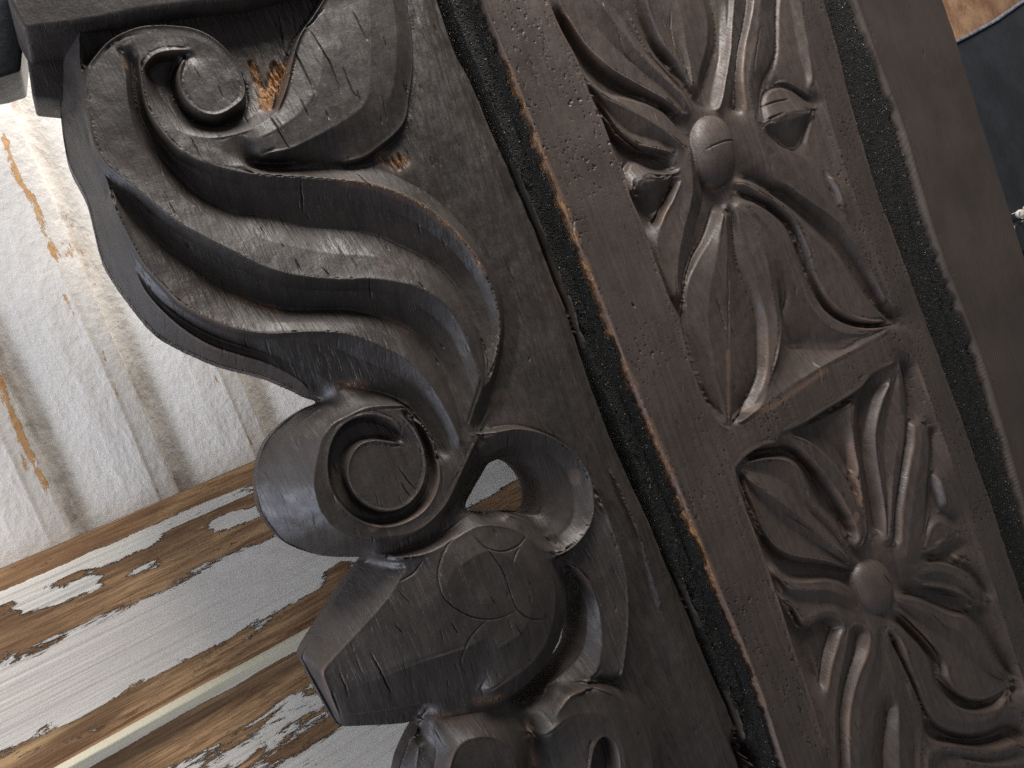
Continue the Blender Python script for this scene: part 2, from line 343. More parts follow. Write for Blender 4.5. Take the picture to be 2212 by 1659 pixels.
loft(*flute(E1P, V1P, 0, HV1))
loft((0, E2P), ((0,0,-1.5,-3,-3.4,-3.4,-3.4,-3,-2.6,-2,-1.5), B1P), (HV1, V1P))
loft(*flute(E2Q, V2P, 0, HV2))
loft((-0.8, E3P), ((-2,-3,-3.4,-3.6,-3.6,-3.4,-3,-2.5,-2), B2P), (HV2, V2P))
V3P = (250,470, 290,570, 335,636, 395,688, 470,728, 560,757, 660,797, 740,834, 800,846, 850,862, 888,894, 920,935, 942,985)
loft(*flute(E3P[4:], V3P, -0.8, (-4,-5.5,-8,-10,-11,-11,-10,-8,-6)))
C(0, 262,104, 300,83, 360,76, 430,86, 488,128, 512,185)
# lower scroll
C(-1.5, 900,880, 850,876, 805,878, 768,890, 728,918, 703,957, 694,1010, 702,1065, 728,1113, 770,1148, 835,1160, 902,1146, 950,1108, 980,1060, 1005,1000, 1030,950)
K(-1.5, -6.5, -7, 868,936, 850,912, 803,896, 757,908, 726,938, 710,985, 713,1045, 736,1090, 776,1125, 830,1138, 880,1126, 922,1096, 945,1050, 947,1000, 932,950, 905,900)
K(-1.5, -6.5, 6, 866,958, 845,955, 810,950, 778,958, 757,985, 750,1025, 764,1064, 795,1094, 835,1105, 875,1094, 906,1062, 921,1015, 914,965, 892,920, 870,900)
OUTP = (692,866, 640,893, 585,940, 556,1000, 552,1050, 568,1110, 612,1167, 690,1202, 790,1205)
MIDP = (700,874, 650,908, 612,950, 602,1000, 600,1052, 624,1113, 664,1153, 714,1178, 792,1196)
CREP = (768,890, 722,912, 695,946, 683,998, 677,1046, 690,1100, 716,1138, 760,1160, 824,1172)
loft((-20, OUTP), (-11.5, MIDP), (-1.5, CREP), flatcut=True)
# right hook scroll
K(-1, (-5,-7,-7,-8), -9, 1033,941, 1070,934, 1120,926, 1170,935, 1204,951, 1237,974, 1265,1008, 1280,1051, 1283,1103, 1271,1142, 1240,1180, 1204,1202)
C(-6, 1050,985, 1100,962, 1150,966, 1195,988, 1228,1030, 1240,1085, 1232,1130, 1200,1160, 1160,1165)
C((-3,-6), 1030,960, 1012,1010, 985,1060, 950,1105, 905,1150, 850,1178)
C(-9, 1035,1000, 1015,1040, 985,1090, 960,1120)
HOLE = np.array([(1001,1100,-18),(1018,1066,-17),(1036,1034,-16),(1058,1001,-14),(1098,990,-13),(1132,1002,-12),(1158,1032,-11),(1168,1070,-11),(1160,1102,-12),(1135,1108,-14),(1105,1102,-16),(1070,1102,-18),(1030,1104,-19)], float)
lip(np.vstack([HOLE, HOLE[:1]]), 3.0)
# bud
C(-8, 800,1203, 850,1192, 930,1168, 975,1142, 1005,1118, 1050,1106, 1110,1114, 1160,1142, 1198,1182)
C(-3, 850,1210, 930,1192, 990,1158, 1040,1135, 1100,1140, 1150,1170, 1182,1215, 1198,1270, 1196,1330, 1180,1385, 1150,1430, 1100,1470, 1040,1500, 980,1510)
C(0, 953,1286, 1000,1220, 1060,1190, 1120,1220, 1150,1290, 1130,1360, 1070,1400, 1000,1400, 953,1350, 953,1286)
C(0.5, 1020,1300, 1080,1300)
loft((-20, (652,1416, 697,1335, 742,1265, 788,1206)), (-12.5, (680,1437, 738,1350, 790,1275, 822,1216)), flatcut=True)
loft((-12.5, (680,1437, 738,1350, 790,1275, 822,1216)), ((-8.5,-6,-5,-5), (700,1441, 775,1362, 838,1292, 885,1218)), flatcut=True)
loft(((-8.5,-6,-5,-5), (700,1441, 775,1362, 838,1292, 885,1218)), ((-8.5,-4,-1,-0.5), (692,1458, 833,1359, 943,1289, 985,1225)))
loft(((-8.5,-4,-1,-0.5), (692,1458, 833,1359, 943,1289, 985,1225)), ((-9.5,-5,-1.6,-0.6,-0.2), (712,1502, 800,1472, 903,1434, 983,1410, 1040,1380)))
loft(((-9.5,-5.5,-2,-1.2,-0.8), (712,1504, 800,1474, 903,1436, 983,1412, 1060,1392)), ((-15,-13,-11,-9), (733,1546, 830,1534, 925,1518, 1035,1500)), flatcut=True)
loft((-15, (733,1547, 830,1535, 925,1519)), (-19.5, (738,1569, 830,1566, 906,1557)), flatcut=True)
loft((-20, (652,1418, 694,1492, 737,1569)), ((-12.5,-11,-15), (681,1438, 711,1502, 733,1547)), flatcut=True)
C(-9, 1210,1200, 1222,1260, 1222,1320, 1208,1380, 1180,1430, 1140,1475, 1100,1505)
GAP = np.array([(1226,1232,-12),(1245,1258,-11),(1262,1300,-10),(1264,1350,-10),(1255,1400,-11),(1232,1432,-12),(1190,1470,-13),(1150,1505,-14),(1108,1516,-14),(1140,1478,-14),(1180,1432,-13),(1208,1385,-13),(1222,1330,-13),(1227,1280,-13)], float)
lip(np.vstack([GAP, GAP[:1]]), 3.0)
# stem, rib and lower leaves
C(-5, 1204,1205, 1235,1220, 1262,1250, 1290,1300, 1300,1380, 1290,1450, 1270,1490)
K(-3, -8, -6, 1290,1060, 1318,1130, 1342,1200, 1356,1270, 1358,1340, 1352,1410, 1342,1470)
C(-7, 1380,1180, 1420,1300, 1470,1420, 1520,1540, 1560,1680)
K(-6, -8, 6, 1320,1010, 1372,1130, 1400,1220, 1430,1320)
C(-9, 1390,1320, 1410,1430, 1440,1550, 1450,1700)
C(-2, 1200,1545, 1235,1500, 1290,1488, 1345,1510, 1385,1560, 1405,1620, 1415,1720)
C(-1, 1170,1600, 1230,1550, 1290,1540, 1330,1570, 1350,1640, 1355,1740)
K(-2, -8, 6, 1270,1740, 1278,1640, 1292,1598, 1312,1590, 1330,1610, 1338,1660, 1340,1740)
C(-8, 1150,1520, 1180,1500, 1230,1482, 1300,1472, 1370,1500, 1410,1550, 1430,1620, 1440,1740)
C(-11, 920,1560, 1000,1546, 1060,1536, 1120,1545, 1150,1600, 1160,1700)
C(-3, 960,1700, 985,1620, 1030,1592, 1085,1600, 1115,1650, 1120,1740)
C(-10, 1150,1560, 1142,1640, 1140,1740)
C((-12,-10), 925,1570, 945,1620, 930,1700)
C(-14, 905,1575, 900,1640, 885,1720)

# --- right edge of the bracket board, gap and first gritty strip
EDGE = (900,-220, 925,-80, 943,0, 975,100, 1020,190, 1062,290, 1112,400, 1160,520, 1195,610, 1232,700, 1262,800, 1310,930, 1358,1040, 1391,1110, 1432,1210, 1475,1300, 1512,1400, 1560,1510, 1612,1640, 1660,1760, 1700,1860)
e = np.array(EDGE, float).reshape(-1, 2)
C(-7.5, *np.column_stack([e[:, 0]-26, e[:, 1]]).ravel())
K(-10, -19, -6, *EDGE)
def line(x0, s, h=0.0): return tuple(v for y in range(-260, 2000, 80) for v in (x0+s*y, y))
S1R = (950,-220, 1030,0, 1078,120, 1137,268, 1190,410, 1242,540, 1298,680, 1351,816, 1407,950, 1465,1084, 1527,1240, 1584,1373, 1640,1520, 1678,1640, 1720,1760, 1752,1860)
s = np.array(S1R, float).reshape(-1, 2)
wd = np.interp(s[:, 1], [-200, 0, 540, 816, 1084, 1373, 1640], [64, 62, 56, 60, 62, 62, 54])
C(-6.5, *np.column_stack([s[:, 0]-14, s[:, 1]]).ravel())
K(-7, -19, 5, *np.column_stack([s[:, 0]-wd, s[:, 1]]).ravel())
C(-0.4, *np.column_stack([s[:, 0]+12, s[:, 1]]).ravel())
K(-0.5, -6.5, 4, *S1R)
# --- second strip
S2L = (1700,-210, 1765,-40, 1778,0, 1812,120, 1850,268, 1890,400, 1940,536, 1990,670, 2044,816, 2092,950, 2138,1084, 2190,1240, 2240,1400, 2300,1600, 2370,1850)
S2R = (1758,-220, 1822,-40, 1835,0, 1882,130, 1935,268, 1974,400, 2015,536, 2067,670, 2120,816, 2160,950, 2200,1090, 2250,1250, 2300,1400, 2372,1640, 2440,1880)
s2 = np.array(S2L, float).reshape(-1, 2)
C(-0.3, *np.column_stack([s2[:, 0]-52, s2[:, 1]]).ravel())
K(-4.5, -8, -4, *S2L)
s3 = np.array(S2R, float).reshape(-1, 2)
C(-6.5, *np.column_stack([s3[:, 0]-18, s3[:, 1]]).ravel())
K(-0.1, -6, 4, *S2R)
C(0, *np.column_stack([s3[:, 0]+14, s3[:, 1]]).ravel())
RE = pts(0, 1900,-380, 1975,-190, 2036,0, 2069,98, 2119,262, 2165,405, 2210,548, 2300,830, 2420,1200, 2560,1640, 2660,1960)
stamp(spline(RE, .8))

# --- flower panel: recess borders
HS = 1.3
def T5(*v): return [c*0.5+(1106.0 if i % 2 == 0 else 0.0) for i, c in enumerate(v)]
def T6(*v): return [c*0.5+(1382.5 if i % 2 == 0 else 829.5) for i, c in enumerate(v)]
REC1 = (1135,-160, 1184,0, 1211,65, 1251,140, 1271,195, 1301,265, 1326,330, 1351,380, 1361,425, 1386,480, 1416,565, 1446,645, 1468,690, 1484,760, 1515,850, 1545,905, 1574,930)
K(0, (-6,-6,-4,-5,-5,-5,-4,-3,-1), -6, *REC1)
RECR = (1929,700, 1919,655, 1890,590, 1858,525, 1828,450, 1806,392, 1790,318, 1762,235, 1748,120, 1731,0, 1700,-130)
C(0, *RECR)
C((-3,-3.5,-3), 1876,610, 1845,545, 1812,465, 1785,390, 1768,330)
C(-2.0, 1745,180, 1722,100, 1706,0, 1680,-120)
# ground pockets between the petals
loft((-6, T5(170,-60, 205,90, 265,215, 345,305, 425,358, 505,400, 590,432, 680,500)), (-6, T5(168,-60, 200,110, 265,235, 345,325, 425,370, 505,408, 590,438, 680,510)))
loft((-5.5, T5(370,520, 420,600, 470,660, 560,700, 690,700)), (-6, T5(360,440, 410,560, 450,620, 560,670, 700,690)))
loft((-5.5, T5(470,720, 500,830, 560,930, 600,980, 650,1130, 700,1290)), (-5.5, T5(700,700, 690,850, 640,920, 610,1000, 625,1130, 690,1280)))
loft((-3, T5(1140,60, 1150,240, 1120,380, 1200,370, 1290,470, 1280,620, 1350,720)), (-2.2, T5(1180,-60, 1200,200, 1230,330, 1290,420, 1330,560, 1380,700, 1410,800)))
loft((-5.5, T5(880,860, 840,960, 790,1060, 750,1170, 735,1300)), (-5.5, T5(900,880, 870,980, 830,1060, 770,1150, 745,1290)))
# petals of flower 1
loft((-4.5, T5(172,-60, 180,0, 235,110, 305,210, 355,265, 425,328, 505,375, 590,418, 660,455, 735,515)), (-1.3, T5(190,-60, 200,0, 250,100, 320,200, 375,255, 445,310, 520,355, 600,400, 670,440, 745,500)),
     (-2.0, T5(255,-60, 280,0, 340,90, 440,200, 540,290, 640,370, 700,425, 755,490)), (-0.2, T5(330,-60, 365,0, 470,130, 540,215, 620,298, 700,375, 745,425, 772,480)),
     (-2.6, T5(370,-60, 410,0, 490,105, 550,190, 630,280, 705,360, 750,410, 776,470)), (-1.6, T5(450,-60, 480,0, 525,100, 575,200, 640,280, 710,350, 755,400, 780,460)), (-4.5, T5(500,-60, 515,0, 545,100, 592,205, 650,280, 715,345, 760,392, 785,450)))
loft((-5.5, T5(510,-60, 525,10, 552,105, 600,208, 656,280, 720,342, 770,400)), (-5.5, T5(530,-60, 540,0, 565,95, 612,190, 665,262, 725,325, 775,390)))
loft((-4, T5(532,-60, 545,0, 572,90, 618,188, 670,262, 728,322, 780,395)), (-0.8, T5(560,-60, 575,0, 600,85, 640,175, 690,240, 740,310, 785,390)), (-1.8, T5(620,-60, 640,0, 670,80, 710,180, 740,250, 765,320, 790,390)),
     (-0.4, T5(700,-60, 715,0, 740,100, 755,200, 770,280, 780,340, 795,400)), (-1.5, T5(810,-60, 825,0, 843,80, 843,180, 825,260, 803,330, 800,400)), (-4.5, T5(822,-60, 838,0, 856,80, 856,180, 836,265, 812,335, 806,405)))
loft((-6, T5(830,-60, 848,0, 872,90, 876,200, 850,290, 825,370, 815,420)), (-4.8, T5(860,-60, 880,0, 905,100, 905,230, 880,330, 860,420, 850,470)), (-3, T5(910,-60, 928,0, 922,120, 918,230, 898,370, 880,460)))
loft((-3, T5(935,-60, 937,0, 930,120, 924,235, 902,380, 886,480)), (-1.2, T5(960,-60, 960,0, 952,120, 942,235, 918,380, 895,485)), (-3.2, T5(1010,-60, 1008,10, 992,120, 970,235, 950,380, 930,480)), (-6, T5(1020,-60, 1018,10, 1002,120, 980,235, 965,380, 955,500)))
loft((-6, T5(1022,-60, 1020,20, 1003,110, 985,220, 975,330, 985,440, 1010,540)), (-5.5, T5(1030,-60, 1026,30, 1010,120, 990,220, 981,330, 992,440, 1025,560)))
loft((-1.2, T5(1045,-60, 1038,20, 1022,110, 1002,210, 991,330, 1001,435, 1042,560, 1072,640, 1112,730, 1160,810)), (-0.1, T5(1080,-60, 1073,30, 1062,150, 1040,260, 1026,350, 1034,440, 1062,540, 1095,610, 1150,690, 1210,770)),
     (-1.0, T5(1105,-60, 1100,30, 1098,160, 1080,260, 1048,340, 1045,430, 1062,510, 1098,580, 1148,640, 1215,690)), (-2.6, T5(1132,-60, 1130,30, 1128,190, 1118,260, 1082,330, 1062,400, 1066,500, 1102,570, 1150,625, 1205,655)), (-4, T5(1142,-60, 1140,30, 1138,190, 1128,265, 1092,335, 1072,402, 1076,495, 1108,560, 1155,615, 1210,645)))
loft((-5.5, T5(1112,745, 1178,870, 1290,960, 1380,1050, 1440,1130, 1510,1240, 1580,1330, 1640,1392)), (-4.6, T5(1116,740, 1190,850, 1310,945, 1400,1035, 1462,1120, 1530,1230, 1595,1320, 1642,1388)),
     (-0.9, T5(1100,690, 1190,800, 1300,880, 1400,950, 1470,1045, 1535,1150, 1592,1260, 1641,1383)), (-0.6, T5(1130,660, 1210,730, 1310,820, 1400,910, 1470,1010, 1540,1130, 1600,1250, 1643,1380)), (-1.6, T5(1150,628, 1205,652, 1265,690, 1322,755, 1395,862, 1455,960, 1525,1090, 1592,1240, 1645,1376)))
# S petal
loft((-4.5, T5(298,300, 345,352, 400,398, 500,420, 600,450, 660,492, 722,560)), (-1.2, T5(305,312, 350,362, 405,408, 500,432, 600,462, 664,505, 728,575, 750,620)), (-0.1, T5(315,335, 370,395, 470,450, 560,500, 640,550, 700,600, 748,640)),
     (-2.6, T5(335,395, 385,445, 450,525, 520,578, 620,608, 700,640, 750,665)), (-1.3, T5(335,415, 390,475, 440,550, 500,600, 560,628, 640,645, 740,680)), (-1.8, T5(338,425, 392,490, 436,560, 490,612, 545,645, 640,660, 720,690)), (-5.0, T5(340,437, 390,505, 430,572, 484,624, 542,658, 640,674, 700,700)))
loft((-5, T5(688,700, 680,780, 682,850, 660,895, 640,935, 620,1000, 615,1060, 630,1140, 675,1255)), (-1.4, T5(718,640, 700,705, 692,780, 693,855, 674,890, 652,935, 633,1002, 628,1060, 643,1140, 684,1250, 702,1295)), (-1.0, T5(740,640, 735,720, 738,810, 728,900, 690,1000, 672,1080, 680,1180, 712,1295)),
     (-0.2, T5(770,620, 778,710, 785,800, 768,900, 742,1000, 722,1100, 714,1200, 722,1295)), (-4.8, T5(790,640, 822,750, 828,850, 800,950, 770,1060, 747,1180, 737,1290)))
# buds of flower 1
loft((-5, T5(487,800, 490,730, 520,692, 600,730, 700,735)), (-3.2, T5(494,800, 500,735, 528,702, 600,742, 692,748)), (0.2, T5(532,818, 556,782, 606,757, 690,760)))
loft((0.2, T5(533,820, 558,786, 608,762, 690,764)), (-1.2, T5(536,850, 570,830, 620,805, 688,778)), (-5.2, T5(500,815, 540,885, 600,942, 650,882, 696,785)))
loft((-4.5, T5(1072,525, 1082,440, 1115,382, 1170,372, 1225,402, 1275,435, 1292,468)), (-2.6, T5(1080,525, 1090,442, 1120,392, 1170,382, 1222,412, 1270,442, 1284,470)), (0.6, T5(1084,536, 1150,503, 1215,482, 1278,474)))
loft((0.4, T5(1084,540, 1150,512, 1215,492, 1278,482)), (0.0, T5(1086,556, 1150,530, 1215,512, 1276,500)), (-4.6, T5(1086,558, 1120,605, 1162,645, 1212,652, 1252,602, 1282,505)))
# lower petals
loft((-5, (1545,440, 1535,480, 1520,520, 1497,560, 1478,600, 1470,650, 1476,720, 1497,800, 1530,878, 1570,922)),
     (-2.8, (1556,445, 1546,480, 1531,520, 1506,562, 1487,602, 1480,650, 1486,720, 1506,798, 1538,873, 1572,919)), (-0.6, (1564,450, 1556,500, 1548,560, 1535,620, 1530,680, 1537,750, 1552,830, 1574,915)), (-0.8, (1568,450, 1571,549, 1568,649, 1574,736, 1576,915)),
     (-2.4, (1572,452, 1583,570, 1592,650, 1602,740, 1600,820, 1578,910)), (-5.0, (1576,455, 1588,562, 1611,630, 1631,683, 1635,766, 1631,818, 1590,897)))
loft((-4.6, (1578,455, 1592,560, 1616,628, 1636,683, 1640,766, 1636,820, 1594,897)), (-2.0, (1585,445, 1615,540, 1638,620, 1655,690, 1658,765, 1650,825, 1625,880)), (-0.3, (1600,440, 1645,515, 1662,590, 1674,650, 1682,720, 1679,783, 1668,833, 1652,868)), (-1.2, (1605,436, 1652,512, 1670,588, 1681,648, 1688,716, 1685,783, 1673,835, 1657,868)))
# strand I and its dark flank, strand K, pit
loft((-5.6, T5(975,765, 1050,790, 1140,850, 1200,890, 1300,975, 1385,1065, 1445,1145, 1515,1255, 1585,1345, 1640,1393)), (-1.0, T5(972,775, 1050,803, 1135,862, 1200,910, 1290,1010, 1375,1090, 1437,1165, 1510,1270, 1580,1352, 1641,1396)),
     (-0.6, T5(972,785, 1045,820, 1130,885, 1192,950, 1262,1045, 1325,1160, 1380,1260, 1440,1340, 1520,1385, 1642,1398)), (-1.6, T5(970,795, 1040,832, 1122,900, 1185,968, 1245,1062, 1296,1172, 1348,1275, 1420,1362, 1510,1396, 1642,1399)),
     (-5.4, T5(968,840, 1040,868, 1110,905, 1170,975, 1215,1075, 1262,1200, 1325,1310, 1410,1385, 1510,1404, 1642,1400)))
loft((-5.4, T5(1050,870, 1128,922, 1186,985, 1234,1095, 1285,1230, 1345,1330, 1418,1384, 1505,1408, 1600,1408, 1640,1400)), (-1.0, T5(1045,878, 1122,932, 1180,995, 1228,1105, 1279,1240, 1340,1342, 1415,1395, 1505,1420, 1600,1416, 1641,1402)),
     (-0.5, T5(1040,900, 1110,980, 1165,1060, 1215,1165, 1270,1275, 1335,1375, 1405,1425, 1490,1440, 1580,1430, 1642,1404)), (-1.4, T5(1035,920, 1100,1010, 1150,1110, 1200,1205, 1268,1308, 1338,1400, 1390,1448, 1440,1468, 1540,1450, 1642,1406)))
loft((-1.6, (1684,560, 1700,600, 1742,656, 1776,702, 1802,728, 1846,744)), ((-5.5,-6.5,-6,-0.8), (1691,640, 1691,735, 1740,747, 1846,748)))
loft(((-5.5,-6.5,-6,-0.8), (1690,640, 1690,745, 1740,750, 1847,749)), (-0.0, (1660,867, 1664,866, 1724,823, 1848,750)), curve=-0.8)
C(0, 1574,930, 1651,872, 1664,869, 1724,826, 1771,793, 1848,752, 1888,732, 1929,706)
C(0, 1590,960, 1680,905, 1780,850, 1880,790, 1935,745, 1960,760)
BOSS1 = pts(-4.5, 1494,275, 1505,250, 1535,242, 1567,260, 1588,295, 1594,335, 1592,370, 1578,395, 1550,407, 1522,395, 1506,360, 1496,318, 1494,275)
# --- flower 2
K(0, (-1,-5,-5.5,-4,-1), 12, *T6(620,207, 700,172, 800,112, 900,52, 960,10, 1010,-50, 1112,-98))
K(0, (-1,-5,-5,-2), 10, *T6(415,357, 468,302, 530,267, 604,250))
C(0, 1945,785, 1972,870, 2010,960, 2035,1050, 2062,1150, 2090,1250, 2118,1350, 2150,1440, 2185,1500, 2230,1600, 2290,1760)
C((-2,-3,-3,-3), 1975,900, 2000,990, 2020,1060, 2048,1190)
K(0, (-1,-4,-5,-5,-4,-3,-2,-2), -5, 1587,1010, 1597,1055, 1614,1108, 1634,1160, 1655,1215, 1680,1290, 1708,1380, 1745,1490, 1780,1600, 1830,1760)
loft((-6, T6(470,315, 560,295, 650,300, 710,360, 740,430, 780,515, 855,588, 895,660, 925,735)), (-6, T6(480,305, 560,283, 655,285, 722,345, 756,415, 800,500, 868,575, 908,650, 932,730)))
loft((-4.5, T6(420,352, 475,325, 560,308, 645,318, 698,362, 728,435, 768,522, 842,595, 885,670, 915,738)), (-1.0, T6(416,360, 475,335, 560,320, 638,332, 686,372, 716,445, 756,535, 828,605, 876,682, 908,745)),
     (-2.4, T6(420,364, 490,370, 560,390, 620,420, 670,470, 720,540, 790,610, 850,680, 905,752)), (-0.3, T6(422,368, 500,430, 580,490, 660,550, 740,620, 830,700, 905,765)),
     (-2.6, T6(422,374, 480,450, 560,540, 640,620, 760,690, 840,745, 908,785)), (-1.4, T6(416,376, 460,500, 510,600, 570,690, 640,735, 720,752, 810,765, 915,800)), (-5.2, T6(412,382, 440,480, 482,590, 520,675, 575,738, 640,768, 720,782, 810,790, 920,815)))
loft((-5.2, T6(640,232, 722,335, 775,415, 820,492, 880,565, 920,650, 945,730)), (-1.0, T6(628,218, 706,300, 775,370, 832,445, 890,535, 930,620, 958,720)), (-0.5, T6(622,212, 702,236, 782,295, 842,362, 892,432, 925,505, 952,585, 972,685)), (-4.0, T6(640,212, 712,232, 795,290, 856,360, 904,432, 936,505, 960,580, 976,660)))
loft((-4.8, T6(660,214, 760,215, 840,280, 890,360, 925,440, 950,530, 975,640)), (-3.6, T6(800,150, 860,200, 890,280, 915,360, 935,440, 958,530, 978,640)), (-0.6, T6(925,70, 920,150, 924,240, 938,340, 954,440, 968,540, 982,660)), (-3.5, T6(935,60, 930,150, 934,240, 948,340, 964,440, 978,540, 990,660)))
loft((-5.5, T6(990,-20, 955,70, 945,160, 955,260, 975,400, 1000,520, 1020,660)), (-5, T6(1010,-20, 975,70, 962,160, 970,260, 990,400, 1015,520, 1035,660)))
loft((-4.5, T6(1105,-85, 1040,0, 998,80, 975,200, 985,320, 1012,450, 1040,560, 1060,700)), (-0.9, T6(1112,-85, 1072,10, 1035,110, 1015,220, 1020,340, 1040,460, 1055,560, 1068,700)), (-2.0, T6(1115,-85, 1090,20, 1070,120, 1055,230, 1055,340, 1065,460, 1070,560, 1075,700)),
     (-0.5, T6(1119,-88, 1128,30, 1128,140, 1118,260, 1100,380, 1090,480, 1082,590, 1080,700)), (-1.2, T6(1122,-88, 1140,50, 1144,170, 1131,300, 1111,430, 1096,560, 1088,700)), (-5.5, T6(1126,-80, 1152,50, 1157,170, 1144,300, 1122,430, 1106,560, 1096,700)))
loft((-5.0, T6(1165,130, 1165,250, 1152,330, 1130,430, 1112,560, 1104,720)), (-1.4, T6(1182,150, 1180,250, 1168,330, 1148,430, 1130,560, 1120,740)), (-0.4, T6(1215,170, 1218,260, 1210,340, 1190,440, 1172,560, 1155,760)), (-1.2, T6(1240,185, 1246,260, 1244,340, 1234,450, 1226,590, 1212,760)), (-4.0, T6(1250,185, 1257,260, 1255,340, 1246,450, 1238,590, 1226,770)))
loft((-3.2, T6(1238,640, 1245,575, 1290,552, 1340,580, 1355,620)), (-0.8, T6(1232,700, 1262,615, 1300,592, 1345,625)), (-1.0, T6(1228,722, 1270,690, 1330,655)))
loft((-0.2, T6(1228,726, 1280,700, 1332,660)), (-4.6, T6(1235,745, 1300,748, 1380,690)))
loft((-4.6, T6(1205,785, 1268,758, 1340,772, 1405,802, 1460,860, 1492,925)), (-1.4, T6(1212,795, 1270,772, 1340,786, 1400,816, 1450,872, 1482,925)), (-0.6, T6(1215,820, 1280,805, 1340,820, 1400,855, 1460,920)), (-2.2, T6(1218,850, 1285,850, 1350,865, 1405,895, 1470,955)), (-1.2, T6(1220,868, 1288,878, 1350,890, 1402,918, 1470,962)), (-5, T6(1220,885, 1288,896, 1346,910, 1398,936, 1465,980)))
loft((-5.4, T6(1118,900, 1200,918, 1270,945, 1340,978, 1415,992, 1478,1068, 1525,1150, 1596,1270)), (-1.0, T6(1112,918, 1192,936, 1262,963, 1332,997, 1402,1010, 1462,1082, 1510,1164, 1592,1282)), (-0.4, T6(1110,930, 1185,965, 1255,1005, 1330,1045, 1400,1080, 1460,1150, 1515,1220, 1594,1286)),
     (-2.4, T6(1105,945, 1180,1000, 1255,1060, 1350,1120, 1440,1200, 1530,1262, 1596,1290)), (-1.6, T6(1100,965, 1165,1030, 1232,1100, 1290,1175, 1312,1270, 1372,1335, 1440,1362, 1520,1352, 1598,1296)), (-5.6, T6(1092,985, 1155,1045, 1220,1115, 1275,1190, 1296,1285, 1362,1355, 1440,1384, 1525,1370, 1602,1302)))
loft((-5.4, T6(1082,1000, 1145,1058, 1208,1125, 1260,1200, 1284,1295, 1355,1375, 1440,1402, 1530,1384, 1606,1306)), (-1.0, T6(1075,1020, 1138,1075, 1198,1138, 1245,1212, 1272,1310, 1348,1392, 1440,1420, 1535,1400, 1608,1312)), (-0.4, T6(1072,1050, 1125,1120, 1180,1200, 1225,1290, 1262,1380, 1335,1440, 1420,1462, 1510,1445, 1600,1380)),
     (-1.6, T6(1070,1080, 1112,1170, 1160,1270, 1205,1370, 1255,1440, 1330,1488, 1400,1508, 1480,1498, 1560,1460)), (-5.8, T6(1068,1090, 1104,1185, 1150,1290, 1192,1390, 1242,1465, 1320,1515, 1400,1535, 1490,1522, 1575,1480)))
loft((-5.8, T6(1235,1480, 1320,1525, 1400,1545, 1500,1530, 1600,1480)), (-5.8, T6(1220,1500, 1290,1548, 1390,1560, 1500,1555, 1620,1520)))
loft((-1.2, T6(1216,1800, 1226,1600, 1250,1562, 1330,1556, 1420,1568, 1520,1572, 1640,1535)), (-0.3, T6(1240,1800, 1250,1620, 1280,1585, 1340,1580, 1420,1592, 1520,1596, 1650,1560)), (-2.2, T6(1290,1800, 1290,1650, 1310,1612, 1350,1602, 1420,1620, 1520,1630, 1660,1600)), (-0.5, T6(1400,1800, 1400,1680, 1410,1640, 1430,1630, 1460,1640, 1540,1650, 1680,1640)))
# left petal of flower 2
loft((-5, T6(585,775, 622,822, 700,838, 790,830, 860,840, 912,866)), (-1.2, T6(592,795, 624,845, 700,858, 780,850, 852,860, 902,888, 925,915)), (-0.3, T6(600,830, 640,875, 720,890, 800,888, 860,902, 915,935)), (-2.2, T6(610,870, 655,925, 730,945, 810,945, 870,960, 930,990)),
     (-0.9, T6(622,930, 665,985, 720,1020, 790,985, 850,985, 885,1030, 925,1060)), (-1.3, T6(625,945, 658,1005, 714,1055, 775,1012, 825,1004, 858,1040, 870,1090)), (-5, T6(630,965, 660,1025, 712,1075, 778,1030, 820,1020, 842,1050, 850,1095)))
loft((-5, T6(690,1080, 700,1150, 740,1240, 770,1330)), (-3.4, T6(740,1050, 745,1150, 765,1240, 780,1330)), (-5, T6(830,1035, 835,1090, 800,1170, 785,1260, 785,1340)))
loft((-1.0, T6(866,1070, 850,1130, 822,1220, 808,1300, 800,1400, 810,1600, 830,1800)), (-0.5, T6(900,1050, 892,1140, 868,1240, 850,1340, 842,1450, 850,1600, 870,1800)), (-4.5, T6(940,1060, 930,1150, 905,1240, 880,1340, 870,1450, 876,1600, 890,1800)))
loft((-4.5, T6(975,1040, 970,1130, 930,1230, 898,1330, 882,1450, 884,1600, 900,1800)), (-0.8, T6(992,1040, 992,1140, 950,1235, 918,1335, 900,1450, 902,1600, 915,1800)), (-0.4, T6(1015,1040, 1020,1140, 995,1240, 965,1340, 950,1450, 948,1600, 955,1800)), (-1.6, T6(1040,1045, 1046,1150, 1046,1240, 1025,1340, 1008,1450, 1002,1600, 1005,1800)))
loft((-5, T6(1050,1060, 1062,1170, 1070,1280, 1072,1360, 1060,1480, 1050,1600, 1050,1800)), (-1.0, T6(1062,1060, 1080,1150, 1098,1250, 1110,1350, 1118,1480, 1120,1600, 1125,1800)), (-2.2, T6(1066,1062, 1100,1160, 1140,1280, 1168,1400, 1180,1500, 1188,1600, 1190,1800)), (-1.2, T6(1068,1075, 1110,1190, 1160,1300, 1200,1400, 1222,1480, 1212,1600, 1206,1800)))
BOSS2 = pts(-4.5, 1853,1240, 1868,1216, 1892,1210, 1918,1224, 1932,1254, 1934,1290, 1922,1318, 1900,1334, 1880,1326, 1864,1296, 1853,1265, 1853,1240)
HS = 1.0
